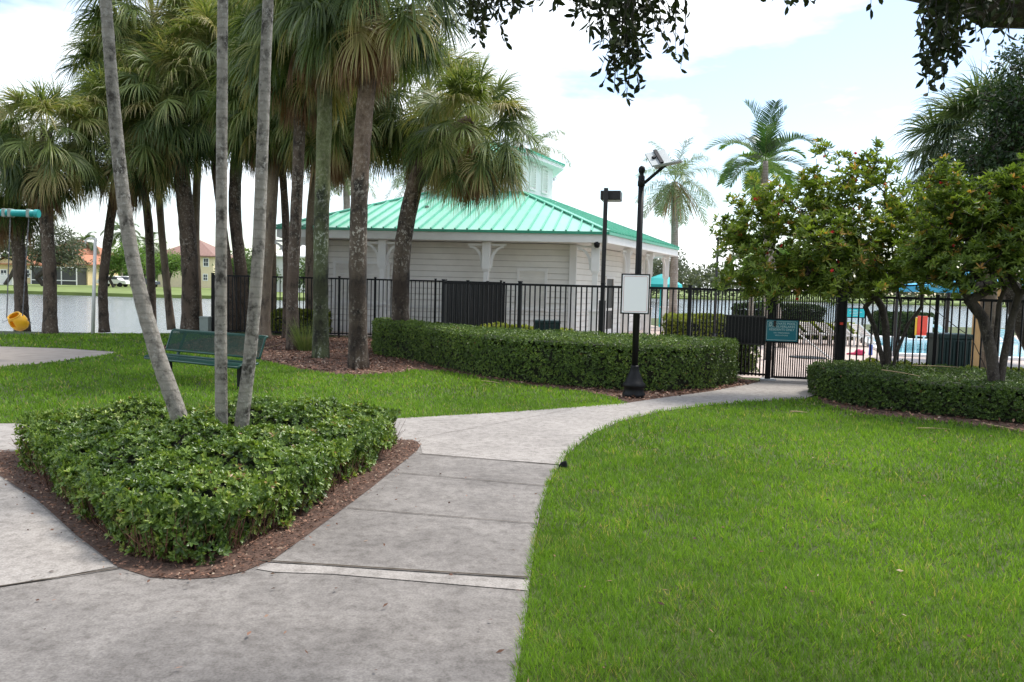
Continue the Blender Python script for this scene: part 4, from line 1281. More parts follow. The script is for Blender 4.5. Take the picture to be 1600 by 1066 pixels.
# long clipped hedge
hf = [(577, 556), (640, 564), (690, 577), (760, 592), (830, 600), (900, 607), (1000, 614), (1080, 613), (1130, 607), (1158, 598)]
front = [G(x, y).xy for x, y in hf]
back = [Vector((4.55, 17.35)), Vector((4.0, 17.4)), Vector((2.6, 17.35)), Vector((1.0, 18.1)), Vector((-.5, 19.0)), Vector((-1.9, 20.2)), Vector((-2.6, 21.9)), Vector((-3.7, 22.3))]
hedge('clipped_hedge', smooth_poly(front + back, 1), .84, 'long clipped dark green hedge curving behind the lamp post', MT['hedge_leaf'], .040, 16000, 20000, rnd_r=.10, bumps=.02, seed=5.0, tone=.42, wob=.035, rosette=4, full=False)
rf_ = [(1284, 625), (1330, 637), (1400, 645), (1480, 653), (1560, 661), (1620, 668), (1800, 690)]
front = [G(x, y).xy for x, y in rf_]
back = [Vector((12.6, 12.6)), Vector((10.4, 13.9)), Vector((8.3, 14.9)), Vector((6.7, 15.75)), Vector((5.85, 15.7)), Vector((5.3, 14.9))]
hedge('clipped_hedge', smooth_poly(front + back, 1), .53, 'dark clipped hedge beside the gate, in front of the flowering trees', MT['hedge_leaf'], .038, 13000, 13000, rnd_r=.10, bumps=.03, seed=8.0, tone=.24, wob=.04, rosette=4, full=False)

# shrubs behind the fence
def shrubs(px0, px1, Y, h, dp, label, mat='yellow_leaf', n=1500, leaf=.06, seed=1.0, cat='shrub row', name='shrub_row', tone=.5, Y1=None):
    Y1 = Y1 or Y
    poly = [Vector((colx(px0, Y), Y)), Vector((colx(px1, Y1), Y1)), Vector((colx(px1, Y1), Y1 + dp)), Vector((colx(px0, Y), Y + dp))]
    return hedge(name, smooth_poly(poly, 1), h, label, MT[mat], leaf, n, n, cat, .15, bumps=.07, seed=seed, tone=tone, wob=.09, rosette=4, full=False)
shrubs(742, 900, 22.6, .62, 1.1, 'yellow green low shrub row in front of the pavilion, left of the green crate', n=2600, seed=1.0)
shrubs(905, 1180, 21.2, .38, .8, 'yellow green low shrub row behind the fence between tall lamp post and gate', n=3000, seed=2.0, Y1=19.0)
shrubs(1042, 1150, 27.5, .92, 1.4, 'taller yellow green shrub row beyond the pavilion porch, around the thin black pole', n=2200, seed=3.0, tone=.4)
shrubs(640, 735, 27.8, .40, .7, 'yellow green shrubs at the foot of the pavilion wall behind the rear fence', n=900, seed=4.0)
shrubs(418, 512, 27.2, .75, .8, 'olive shrubs behind the rear fence at the left end of the pavilion', n=1500, seed=5.0, tone=.35)
shrubs(1320, 1700, 17.4, .36, .8, 'yellow green shrub row between the right fence and the pool', n=3400, seed=6.0, Y1=15.6)
shrubs(1150, 1292, 33.5, 1.25, 1.2, 'dark shrub mass beyond the gate in front of the lake', 'dark_leaf', 2200, .09, 7.0, tone=.6)
shrubs(1372, 1465, 34.0, 1.05, 1.2, 'dark shrub mass beyond the pool near the colourful towel', 'dark_leaf', 1800, .09, 9.0, tone=.55)
shrubs(1215, 1345, 32.0, .62, 1.0, 'yellow green shrubs in front of the white pool loungers', 'yellow_leaf', 1300, .07, 10.0, tone=.4)
shrubs(1140, 1186, 18.0, .85, .5, 'dark shrub behind the fence under the black guard panel', 'hedge_leaf', 900, .05, 11.0, tone=.5)

# ------------------------------------------------------------------ branching trees
def puffs(nb, C0, r, nl, leaf, tone, mi=0, aspect=.42, full=False, droop=0.0):
    n = len(C0) * nl
    Cc = np.repeat(C0, nl, 0)
    dirs = rv(n)
    P = Cc + dirs * (r * RS.rand(n, 1) ** .45) * np.array([[1, 1, .75]])
    D = nrm(dirs + rv(n) * .8 + np.array([[0, 0, -droop]])); N = rv(n, .9)
    base = np.repeat(np.clip(tone + RS.normal(0, .15, len(C0)), 0, 1), nl)
    nb.leaves(P, D, N, leaf * (.65 + .6 * RS.rand(n)), leaf * aspect, np.clip(base + RS.normal(0, .13, n), 0, 1), mi, .15, full)
def rosettes(nb, C0, r, k, m, leaf, tone, aspect, centre):
    n = len(C0) * k
    P = np.repeat(C0, k, 0) + rv(n) * r * RS.rand(n, 1) ** .5
    ax = nrm(nrm(P - centre) * .6 + np.array([[0, 0, .75]]) + RS.normal(0, .35, (n, 3)))
    t1 = nrm(np.cross(ax, rv(n))); t2 = np.cross(ax, t1)
    base = np.clip(tone + RS.normal(0, .17, n), 0, .95); base[RS.rand(n) < .03] = 1
    for j in range(m):
        a = 2 * math.pi * j / m + RS.normal(0, .3, n); tl = .5 + .75 * RS.rand(n)
        D = ax * np.cos(tl)[:, None] + (t1 * np.cos(a)[:, None] + t2 * np.sin(a)[:, None]) * np.sin(tl)[:, None]
        nb.leaves(P, D, ax + rv(n) * .2, leaf * (.7 + .5 * RS.rand(n)), leaf * aspect, np.clip(base + RS.normal(0, .08, n), 0, 1), 0, .15, True)
def tree(name, base, blobs, nterm, puff_r, nl, leaf, label, mat, bark, r0, group=None, stems=None, flowers=0, cat='tree', tone=.45, aspect=.42, full=False, cluster_shell=.55, minr=.008, flower_r=.05, ros=None):
    """blobs: (centre, (rx,ry,rz)) of the crown in world space"""
    base = Vector(base)
    vol = np.array([b[1][0] * b[1][1] * b[1][2] for b in blobs]); pr = vol / vol.sum()
    k = RS.choice(len(blobs), nterm, p=pr)
    cs = np.array([tuple(b[0]) for b in blobs])[k]; rs_ = np.array([b[1] for b in blobs])[k]
    T = cs + rv(nterm) * rs_ * (RS.rand(nterm, 1) ** (1 - cluster_shell))
    root = empty(name, base, label, cat, group)
    nodes = [np.array(base)]; rad = [r0]; par = [-1]
    if stems:
        for st in stems:
            pts = bez([base] + [Vector(p) for p in st], 6)
            prev = 0
            for j, p in enumerate(pts[1:]):
                nodes.append(np.array(p)); par.append(prev); prev = len(nodes) - 1
    order = np.argsort(np.linalg.norm(T - np.array(base), axis=1))
    for i in order:
        t = T[i]
        Nn = np.array(nodes)
        d = np.linalg.norm(Nn - t, axis=1) + .25 * np.linalg.norm(Nn - np.array(base), axis=1) * 0
        db = np.linalg.norm(Nn - np.array(base), axis=1); dt = np.linalg.norm(t - np.array(base))
        d = np.where(db < dt + .1, d, d + 2)
        if len(nodes) > 4: d[0] += 3 * r0 * 10
        j = int(np.argmin(d)); a = Nn[j]
        m1 = a + (t - a) * .5 + RS.normal(0, .06, 3) * np.linalg.norm(t - a) + np.array([0, 0, .06 * np.linalg.norm(t - a)])
        nodes.append(m1); par.append(j); nodes.append(t); par.append(len(nodes) - 2)
    w = np.zeros(len(nodes)); 
    child = [0] * len(nodes)
    for i in range(len(nodes) - 1, 0, -1):
        if child[i] == 0: w[i] = 1
        w[par[i]] += w[i]; child[par[i]] += 1
    rr = np.maximum(minr, r0 * (w / w[0]) ** .58)
    mb = MB()
    done = set()
    for i in range(1, len(nodes)):
        a, b = Vector(nodes[par[i]]), Vector(nodes[i])
        ra = rr[i] if par[i] == 0 else min(rr[par[i]], rr[i] * 1.35)
        if (b - a).length < 1e-4: continue
        mb.tube([a, b + (b - a).normalized() * rr[i] * .3], [ra, rr[i]], 6 if rr[i] > .02 else 4, caps=False)
    mb.build('trunk', bark, root, base, smooth=True)
    nb = NB()
    TT = T + RS.normal(0, .03, T.shape)
    if ros: rosettes(nb, TT, puff_r, ros[0], ros[1], leaf, tone, aspect, TT.mean(0) - np.array([0, 0, .6]))
    else: puffs(nb, TT, puff_r, nl, leaf, tone, 0, aspect, full)
    for V in nb.V: V -= np.array(base)
    cr_ = link('crown', nb.mesh('crown', mat), root)
    if flowers:
        nb = NB(); sel = TT[RS.choice(len(TT), flowers)] + rv(flowers) * puff_r * .9
        n = 9
        nb.leaves(np.zeros((n, 3)), rv(n), rv(n), flower_r * .5, flower_r * .42, RS.rand(n), 0, .1, False)
        fm_ = nb.mesh('flower', MT['flower'])
        for q in sel:
            fo = link('flower', fm_, root, Vector(q) - base, RS.rand() * 6)
    return root
# flowering tree P next to the gate
Yp = 14.9
bP = G(1386, 612); bP = Vector((colx(1388, Yp), Yp, 0))
def bb(px, py, Y, rx, rz, ry=None):
    """blob: centre pixel, depth, radii in pixels"""
    s = Y / F
    return (at(px, py, Y), (rx * s, (ry or rx) * s, rz * s))
blP = [bb(1178, 335, 14.6, 52, 52), bb(1240, 325, 15, 62, 50), bb(1320, 300, 15.2, 65, 58), bb(1372, 255, 15, 34, 38), bb(1420, 325, 15, 40, 45), bb(1288, 258, 15, 28, 34), bb(1300, 380, 14.4, 115, 50, 70), bb(1168, 400, 14.3, 48, 42), bb(1235, 430, 14.6, 65, 32), bb(1375, 400, 14.8, 75, 48), bb(1138, 365, 14.9, 30, 26), bb(1120, 410, 14.7, 12, 10), bb(1452, 372, 14, 36, 45), bb(1425, 345, 14.6, 48, 50), bb(1460, 400, 13.8, 45, 35), bb(1330, 450, 14.3, 80, 18), bb(1440, 432, 13.9, 42, 24), bb(1160, 440, 14.4, 40, 28), bb(1200, 455, 14.3, 45, 22), bb(1290, 430, 14.3, 60, 26), bb(1400, 430, 14.3, 60, 22)]
stP = [[at(1372, 530, Yp), at(1352, 480, 14.8), at(1320, 440, 14.6), at(1260, 390, 14.5)], [at(1385, 530, Yp), at(1378, 480, 15), at(1350, 430, 15.1), at(1330, 340, 15.2)], [at(1402, 530, Yp), at(1408, 480, 15), at(1398, 430, 14.9), at(1390, 330, 15)], [at(1408, 525, 14.8), at(1440, 480, 14.7), at(1440, 420, 14.7), at(1430, 350, 14.6)]]
tree('flowering_tree', bP, blP, 900, .13, 24, .12, 'multi stemmed tree with small red flowers spreading over the gate', MT['jat_leaf'], MT['bark'], .10, 'red flowering trees in the hedge beside the gate', stP, 60, tone=.55, aspect=.29, cluster_shell=.6, ros=(5, 7), minr=.0045, flower_r=.075)
Yq = 12.9
bQ = Vector((colx(1556, Yq), Yq, 0))
blQ = [bb(1490, 350, 13, 55, 62), bb(1560, 330, 13, 60, 60), bb(1510, 420, 12.8, 60, 40), bb(1590, 400, 12.6, 60, 55), bb(1440, 400, 13.1, 45, 35), bb(1480, 290, 13.2, 40, 36), bb(1600, 290, 12.8, 40, 40), bb(1640, 340, 12.6, 60, 70)]
stQ = [[at(1545, 520, Yq), at(1515, 470, 12.9), at(1485, 420, 13), at(1450, 395, 13.1)], [at(1555, 500, Yq), at(1570, 450, 12.8), at(1545, 400, 13), at(1550, 330, 13)], [at(1575, 520, Yq), at(1592, 460, 12.7), at(1575, 420, 12.7), at(1600, 350, 12.7)], [at(1530, 545, 12.7), at(1490, 508, 12.8), at(1440, 468, 13), at(1405, 440, 13.2)]]
tree('flowering_tree', bQ, blQ, 640, .13, 22, .11, 'gnarled multi stemmed tree with red flowers at the right edge before the blue canopy', MT['jat_leaf'], MT['bark'], .12, 'red flowering trees in the hedge beside the gate', stQ, 45, tone=.42, aspect=.29, ros=(5, 7), minr=.006, flower_r=.075)
# dark evergreen at the right edge
bD = Vector((colx(1640, 18.5), 18.5, 0))
blD = [bb(1590, 240, 18.5, 75, 95), bb(1540, 300, 18.2, 60, 60), bb(1600, 140, 18.8, 45, 50), bb(1690, 200, 18.5, 90, 120), bb(1570, 370, 18, 70, 50), bb(1500, 330, 18, 30, 35), bb(1562, 175, 17.4, 45, 55), bb(1545, 250, 17.4, 55, 50), bb(1600, 90, 18, 40, 35), bb(1620, 170, 17.4, 60, 90)]
tree('evergreen_tree', bD, blD, 1000, .30, 26, .12, 'dark dense evergreen tree rising at the right edge over the spiky palm', MT['dark_leaf'], MT['bark'], .22, None, None, 0, tone=.4)

# ------------------------------------------------------------------ overhanging oak: limb, twigs and leaves
ob = Vector((8.2, 4.2, 0))
oak = empty('oak_tree', ob, 'oak leaning in from the right, dark limb and leaf sprays across the top', 'tree')
mb = MB()
mb.tube(bez([ob, (7.9, 4.3, 1.6), (7.2, 4.5, 3.0), (5.6, 4.6, 3.95)], 14), [.42 - .012 * i for i in range(15)], 14, jit=.08)
limb = bez([(5.9, 4.6, 3.8), (4.2, 4.7, 3.66), at(1600, -8, 4.6), at(1520, -22, 4.7), (1.8, 4.9, 3.75), (.6, 5.1, 3.95), (-.8, 5.6, 4.3), (-1.8, 6.1, 4.7)], 40)
mb.tube(limb, [.24 - .005 * i for i in range(41)], 10, jit=.12)
mb.tube(bez([(7.4, 4.4, 2.9), (7.0, 3.2, 4.2), (5.2, 2.0, 5.2), (2.4, 1.4, 5.9)], 16), [.2 - .009 * i for i in range(17)], 8)
mb.build('trunk', MT['bark'], oak, ob, smooth=True)
limb_pts = [Vector(p) for p in limb]
def spray(px, py, rx, ry, depth, n, top_py=-45, leaf=.058, spread=.3):
    rx *= 1.12; ry *= 1.1
    tw = MB(); nb = NB(); jn = at(px, min(top_py, py - ry - 40), depth)
    lpn = min(limb_pts, key=lambda q: (q - jn).length)
    tw.tube(bez([lpn, lpn.lerp(jn, .5) + Vector((0, 0, .05)), jn], 6), [.012 - .001 * i for i in range(7)], 5)
    for _ in range(max(2, int(n * .5))):
        a = random.random() * 6.283; q = random.random() ** .5
        ex, ey = px + rx * q * math.cos(a), py + ry * q * math.sin(a)
        Y = depth + random.uniform(-.35, .35)
        sx_ = px + (ex - px) * spread + random.uniform(-12, 12)
        s0 = at(sx_, min(top_py, ey - 50), Y + random.uniform(-.1, .1)); e0 = at(ex, ey, Y)
        tw.tube([jn, s0], [.005, .004], 4, caps=False)
        mid = s0.lerp(e0, .55) + Vector((random.uniform(-.06, .06), random.uniform(-.06, .06), random.uniform(-.02, .04)))
        pts = bez([s0, mid, e0], 8)
        tw.tube(pts, [.0035 - .0003 * i for i in range(9)], 4, caps=False)
        L = sum((pts[i + 1] - pts[i]).length for i in range(8))
        m = max(4, int(min(L, .5) / .026))
        ts_ = 1 - np.arange(m) * .026 / max(L, .05)
        ts_ = ts_[ts_ > 0]
        idx = ts_ * 8
        arr = np.array([tuple(p) for p in pts])
        P = np.stack([np.interp(idx, np.arange(9), arr[:, c]) for c in range(3)], 1)
        dd = np.array(tuple((pts[8] - pts[5]).normalized()))
        D = dd[None] * .35 + rv(len(P)) * .9
        nb.leaves(P, D, rv(len(P)), leaf * (.7 + .5 * RS.rand(len(P))), leaf * .42, RS.rand(len(P)), 0, .12, True)
    b_ = tw.build('branch', MT['bark'], oak, ob)
    for V in nb.V: V -= np.array(ob)
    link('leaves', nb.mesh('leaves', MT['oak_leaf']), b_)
for s_ in [(985, 25, 85, 35, 4.3, 42), (1000, 75, 60, 28, 4.3, 34), (975, 118, 38, 30, 4.3, 20), (955, 30, 45, 40, 4.4, 18), (1062, 95, 12, 14, 4.2, 4), (985, 152, 12, 8, 4.2, 3),
           (775, 10, 42, 22, 4.6, 24), (765, 50, 34, 25, 4.7, 20), (745, 25, 45, 30, 4.8, 16), (850, 5, 45, 14, 4.4, 10), (905, 10, 40, 15, 4.4, 10), (930, 55, 22, 12, 4.3, 5), (835, 15, 8, 14, 4.4, 3),
           (1200, -2, 20, 8, 4.1, 3), (1230, 3, 22, 12, 4.1, 6), (1270, 8, 18, 18, 4.1, 6), (1370, 5, 10, 14, 4.0, 4), (1400, -2, 18, 8, 4.0, 3),
           (1480, 25, 38, 26, 3.9, 30), (1478, 75, 30, 28, 3.9, 22), (1465, 120, 30, 22, 3.9, 18), (1490, 85, 22, 18, 3.9, 10), (1450, 140, 14, 10, 3.9, 5), (1555, 20, 35, 20, 4.2, 14), (1560, 45, 22, 22, 4.0, 7), (1535, 70, 10, 12, 4.0, 3)]:
    spray(*s_)
nb = NB()
cc = []
for _ in range(210):
    a = RS.rand() * 6.28; q = RS.rand() ** .5
    cc.append((4.2 + 5.0 * q * math.cos(a), 1.6 + 3.6 * q * math.sin(a), 5.6 + RS.rand() * 2.4))
cc = np.array(cc)
cc = cc[(cc[:, 2] - 1.83) > (cc[:, 1]) * .48 + 1.2]
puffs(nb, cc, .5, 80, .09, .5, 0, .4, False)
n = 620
cb = np.stack([RS.uniform(-15, 13, n), RS.uniform(-13, -.8, n), 2.6 + 7.5 * RS.rand(n)], 1)  # added unseen leaf mass behind the camera, blocks sky light on front faces
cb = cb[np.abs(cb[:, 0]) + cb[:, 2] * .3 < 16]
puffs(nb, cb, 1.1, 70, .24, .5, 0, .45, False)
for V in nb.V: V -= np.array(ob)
link('crown', nb.mesh('crown', MT['oak_leaf']), oak)  # one mesh: oak canopy plus the added sky-blocking leaves
# ------------------------------------------------------------------ lamp posts
lp = G(990, 621)
Zv = Vector((0, 0, 1))
lamp = empty('lamp_post', lp, 'black decorative lamp post with solar panel arm and blank white sign at the path edge', 'lamp post')
mb = MB(); mb.lathe([(.19, 0), (.19, .07), (.165, .10), (.17, .17), (.19, .19), (.19, .23), (.155, .26), (.13, .33), (.085, .43), (.07, .5), (.075, .52), (.06, .54)], 28, lp)
mb.build('base', MT['black'], lamp, lp, smooth=True)
ptop = at(1003, 272, lp.y); hz_ = 3.72
mb = MB(); mb.lathe([(.053, .5), (.053, 1.9), (.048, 3.55)], 20, lp); mb.build('pole', MT['black'], lamp, lp, smooth=True)
mb = MB(); mb.lathe([(.05, 3.5), (.062, 3.51), (.062, 3.58), (.055, 3.6), (.055, 3.66), (.04, 3.68), (.03, 3.70), (.052, 3.735), (.058, 3.77), (.05, 3.81), (.02, 3.838)], 20, lp); mb.build('finial', MT['black'], lamp, lp, smooth=True)
a0 = lp + Zv * 3.56 + Vector((.05, 0, 0)); a1 = at(1040, 258, lp.y - .15); a2 = at(1066, 251, lp.y - .25)
mb = MB(); mb.tube([a0, a1], [.028, .025], 10); mb.build('arm', MT['black'], lamp, lp)
mb = MB(); mb.bar(a1 - (a2 - a1).normalized() * .18, a2, .16, .035); mb.build('lamp_head', MT['pale_metal'], lamp, lp, bevel=.01)
pc = at(1029, 246, lp.y - .1)
px_ = (at(1046, 235, lp.y + .1) - at(1013, 238, lp.y - .2)); 
A_, B_, C_, D_ = at(1008, 240, lp.y - .10), at(1038, 233, lp.y - .02), at(1050, 253, lp.y - .40), at(1019, 259, lp.y - .48)
nn_ = (B_ - A_).cross(D_ - A_).normalized() * .03
mb = MB(); mb.add([A_, B_, C_, D_, A_ + nn_, B_ + nn_, C_ + nn_, D_ + nn_], [(0, 1, 2, 3), (7, 6, 5, 4), (0, 4, 5, 1), (1, 5, 6, 2), (2, 6, 7, 3), (3, 7, 4, 0)])
spn = mb.build('solar_panel', MT['panel_back'], lamp, lp)
dn = nn_.normalized()
if dn.z > 0: dn = -dn
mb = MB(); off = dn * .02 if (nn_.z > 0) else nn_ + dn * .02
dn = nn_.normalized(); dn = dn if dn.dot(Vector((0, 0, H)) - A_) > 0 else -dn; off = dn * .02 if dn.dot(nn_) < 0 else nn_ + dn * .02
q1 = A_.lerp(B_, .38); q2 = A_.lerp(B_, .62); q3 = D_.lerp(C_, .62); q4 = D_.lerp(C_, .38)
mb.bar((q1 + q2) / 2 + off, (q3 + q4) / 2 + off, .055, .025, up=dn); mb.bar(A_.lerp(B_, .22).lerp(D_.lerp(C_, .22), .45) + off, A_.lerp(B_, .32).lerp(D_.lerp(C_, .32), .55) + off, .06, .03, up=dn)
q = mb.build('battery_box', MT['black'], spn, (0, 0, 0)); q.location = -lp
mb = MB(); mb.tube([(q3 + q4) / 2 + off, a1 + Zv * .02], .012, 8); mb.tube([(A_ + C_) / 2 + off, a1.lerp(a0, .2)], .012, 8); mb.build('panel_bracket', MT['black'], lamp, lp)
sc_ = at(992.5, 459.5, lp.y - .075)
mb = MB(); mb.box(sc_, (.475, .02, .665)); mb.build('sign_frame', MT['black'], lamp, lp, bevel=.004)
mb = MB(); mb.box(sc_ - Vector((0, .014, 0)), (.43, .006, .62)); sb = mb.build('sign_board', MT['sign_white'], lamp, lp)
mb = MB(); e_ = sc_ - Vector((0, .0185, 0))
for s_ in (-1, 1): mb.box(e_ + Vector((s_ * .195, 0, 0)), (.005, .002, .55)); mb.box(e_ + Vector((0, 0, s_ * .29)), (.36, .002, .005))
for s_ in (-1, 1):
    for s2 in (-1, 1): mb.bar(e_ + Vector((s_ * .195, 0, s2 * .275)), e_ + Vector((s_ * .18, 0, s2 * .29)), .002, .005)
q = mb.build('border_line', MT['sign_red'], sb, (0, 0, 0)); q.location = -lp

Ys = 20.6
b0 = Vector((colx(938, Ys), Ys, 0))
sl2 = empty('street_lamp', b0, 'tall black area light with shoebox head behind the fence', 'street lamp')
tz = at(945, 294, Ys).z
mb = MB(); mb.box(b0 + Zv * tz / 2, (.10, .10, tz)); mb.build('pole', MT['bronze'], sl2, b0, bevel=.004)
mb = MB(); mb.box(b0 + Zv * .75, (.16, .16, 1.5)); mb.build('base_cover', MT['bronze'], sl2, b0, bevel=.01)
hc = at(956, 305, Ys + .12)
mb = MB(); mb.box(hc + Vector((.02, .25, 0)), (.50, .55, .22), R(-12)); mb.build('lamp_head', MT['bronze'], sl2, b0, bevel=.01)
mb = MB(); mb.box(hc + Vector((.02, .25, -.115)), (.44, .48, .02), R(-12)); mb.build('lens', MT['panel_back'], sl2, b0)
def thin_pole(px, Y, ytop, w_, label, name='light_pole', mat='bronze'):
    b = Vector((colx(px, Y), Y, 0)); t = at(px + 2, ytop, Y)
    r = empty(name, b, label, 'light pole'); h = t.z
    mb = MB(); mb.tube([b, b + Zv * h], [w_, w_ * .7], 10); mb.build('pole', MT[mat], r, b, smooth=True)
    mb = MB(); mb.lathe([(w_ * 2, 0), (w_ * 2, .3), (w_ * 1.2, .4)], 12, b); mb.build('base', MT[mat], r, b)
    mb = MB(); mb.box(b + Vector((.12, 0, h + .04)), (.38, .16, .09)); mb.build('lamp_head', MT[mat], r, b, bevel=.02)
    return r
thin_pole(1115, 27.2, 375, .055, 'thin black light pole standing in the yellow green shrubs beyond the pavilion')
# white gooseneck pole
Yg = G(145, 523).y
b = G(145, 523); tp = at(149, 372, Yg)
g_o = empty('gooseneck_pole', b, 'white gooseneck pole with a curled hook standing on the lake bank', 'pole')
mb = MB(); mb.tube([b, tp], [.055, .045], 12); mb.build('pole', MT['white'], g_o, b, smooth=True)
hk = [at(149, 374, Yg), at(145, 372.5, Yg), at(140, 372, Yg), at(136, 373.5, Yg), at(133.5, 377, Yg), at(134, 381, Yg)]
mb = MB(); mb.tube(bez(hk, 12), .025, 8); mb.build('hook', MT['white'], g_o, b, smooth=True)
# utility box
Yu = 26.0
b = Vector((colx(321, Yu), Yu, 0))
ub = empty('utility_box', b, 'small grey green utility pedestal box at the fence corner behind the bench', 'utility box')
mb = MB(); mb.box(b + Zv * .30, (.28, .28, .46)); mb.build('cabinet', MT['grey_box'], ub, b, bevel=.012)
mb = MB(); mb.box(b + Zv * .035, (.31, .31, .07)); mb.build('footing', MT['black'], ub, b)
mb = MB(); mb.box(b + Zv * .555, (.31, .31, .045)); mb.build('lid', MT['grey_box'], ub, b, bevel=.012)
# ------------------------------------------------------------------ swing
Ysw = 17.0
swb = Vector((colx(-60, Ysw), Ysw, 0))
sw = empty('swing_frame', swb, 'teal swing frame beam reaching in from the left edge', 'swing frame')
z_b = at(20, 333, Ysw).z
x_e = at(58, 335, Ysw).x; x_l = x_e - 5.6
mb = MB(); mb.tube([(x_l, Ysw, z_b), (x_e, Ysw, z_b)], .07, 14); mb.build('beam', MT['teal'], sw, swb, smooth=True)
mb = MB(); mb.tube([(x_e - .04, Ysw, z_b), (x_e + .035, Ysw, z_b)], .085, 14); mb.build('end_cap', MT['teal'], sw, swb)
for xx in (x_e - 2.4, x_l + .2):
    for s_ in (-1, 1):
        mb = MB(); mb.tube(bez([(xx, Ysw, z_b), (xx, Ysw + s_ * .45, z_b - .5), (xx, Ysw + s_ * 1.25, 0)], 8), .055, 12); mb.build('leg', MT['teal'], sw, swb, smooth=True)
for px in (17, 46, 8):
    xx = at(px, 333, Ysw).x; mb = MB(); mb.box((xx, Ysw, z_b), (.06, .17, .17)); mb.build('clamp', MT['grey_box'], sw, swb, bevel=.01)
bc = at(29, 503, Ysw)
sws = empty('bucket_swing', bc, 'yellow toddler bucket swing seat hanging on two chains before the lake', 'swing')
n_ = 18; mb = MB(); vs = []; fs = []
prof = [(.03, -.19), (.11, -.165), (.155, -.10), (.17, -.01), (.165, .06), (.14, .13), (.11, .165)]
rotb = Matrix.Rotation(R(38), 3, 'X') @ Matrix.Rotation(R(-12), 3, 'Y')
for r, z in prof:
    for j in range(n_):
        t = 6.2832 * j / n_; sq = 1 + .12 * math.cos(2 * t)
        vs.append(rotb @ Vector((r * math.cos(t) * sq, r * math.sin(t), z)) + bc)
for i in range(len(prof) - 1):
    for j in range(n_):
        hole = i in (3, 4) and (j % 9) in (3, 4)
        if hole: continue
        fs.append((i * n_ + j, i * n_ + (j + 1) % n_, (i + 1) * n_ + (j + 1) % n_, (i + 1) * n_ + j))
fs.append(tuple(range(n_ - 1, -1, -1)))
mb.add(vs, fs); st = mb.build('seat', MT['yellow'], sws, bc, smooth=True)
so_ = st.modifiers.new('wall', 'SOLIDIFY'); so_.thickness = .014
mb = MB(); e1 = [rotb @ Vector((.115 * math.cos(6.2832 * j / 24) * (1 + .12 * math.cos(2 * 6.2832 * j / 24)), .115 * math.sin(6.2832 * j / 24), .165)) + bc for j in range(25)]
mb.tube(e1, .014, 8, caps=False); mb.build('rim', MT['yellow'], sws, bc, smooth=True)
mb = MB(); 
for s_ in (-1, 1): mb.tube([bc + Vector((s_ * .16, 0, .06)), bc + Vector((s_ * .30, -.05, -.02)), bc + Vector((s_ * .26, -.12, .05))], .006, 6)
mb.build('strap', MT['chain'], sws, bc)
for px, s_ in ((16, -1), (45, 1)):
    top = Vector((at(px, 333, Ysw).x, Ysw, z_b - .08)); bot = bc + rotb @ Vector((s_ * .18, 0, .14))
    mb = MB(); L = (top - bot).length; k = int(L / .05); d = (bot - top) / k
    for j in range(k):
        p = top + d * j
        mb.bar(p, p + d * 1.15, .022 if j % 2 else .009, .009 if j % 2 else .022, up=(0, 1, 0))
    mb.build('chain', MT['chain'], sws, bc)
# ------------------------------------------------------------------ bench
fr_ = Vector((colx(362, 13.55), 13.55, 0)); fl_ = Vector((colx(270, 14.2), 14.2, 0))
bx = Vector((.86, -.51, 0)).normalized(); by = Vector((-bx.y, bx.x, 0)); bcn = Vector((-5.20, 13.93, 0))
bench = empty('park_bench', bcn, 'dark green metal bench with perforated backrest on the lawn behind the front hedge', 'bench')
def bp(x, y, z): return bcn + bx * x + by * y + Zv * z
HL = 1.18
def slab(rows, name, th=.012, mesh_holes=True):
    """rows: (y, z) profile extruded along the bench; perforated with diamond openings"""
    mb = MB()
    nx = 80; prof = bez([(0, y, z) for y, z in rows], 14 if mesh_holes else 10)
    for p, q in zip(prof[:-1], prof[1:]):
        pass
    # lattice of thin strands in both diagonals
    k = len(prof) - 1
    for dirn in (1, -1):
        for j in range(-k, nx):
            pts = []
            for i in range(k + 1):
                x = j + (i if dirn == 1 else k - i)
                if 0 <= x <= nx: pts.append(bp(-HL + 2 * HL * x / nx, prof[i].y, prof[i].z))
            for a, b in zip(pts[:-1], pts[1:]): mb.bar(a, b, .0085, .005)
    o = mb.build(name, MT['bench'], bench, bcn)
    em = MB()
    for pr in (prof[0], prof[-1]): em.tube([bp(-HL, pr.y, pr.z), bp(HL, pr.y, pr.z)], .018, 8)
    for x in (-HL, HL): em.tube([bp(x, p.y, p.z) for p in prof], .018, 8)
    e = em.build('rim', MT['bench'], o, (0, 0, 0), smooth=True); e.location = -bcn
    return o
slab([(-.30, .395), (-.27, .43), (-.15, .44), (.02, .425), (.10, .44)], 'seat')
slab([(.13, .52), (.19, .68), (.25, .84), (.30, .87)], 'backrest')
for s_ in (-.88, .88):
    mb = MB(); mb.bar(bp(s_, -.02, 0), bp(s_, -.02, .41), .055, .07, up=tuple(bx)); mb.bar(bp(s_, -.27, .40), bp(s_, .12, .40), .04, .045); mb.build('leg', MT['black'], bench, bcn, bevel=.006)
    mb = MB(); mb.bar(bp(s_, .12, .40), bp(s_, .31, .84), .035, .045, up=tuple(bx)); mb.build('back_support', MT['bench'], bench, bcn, bevel=.005)
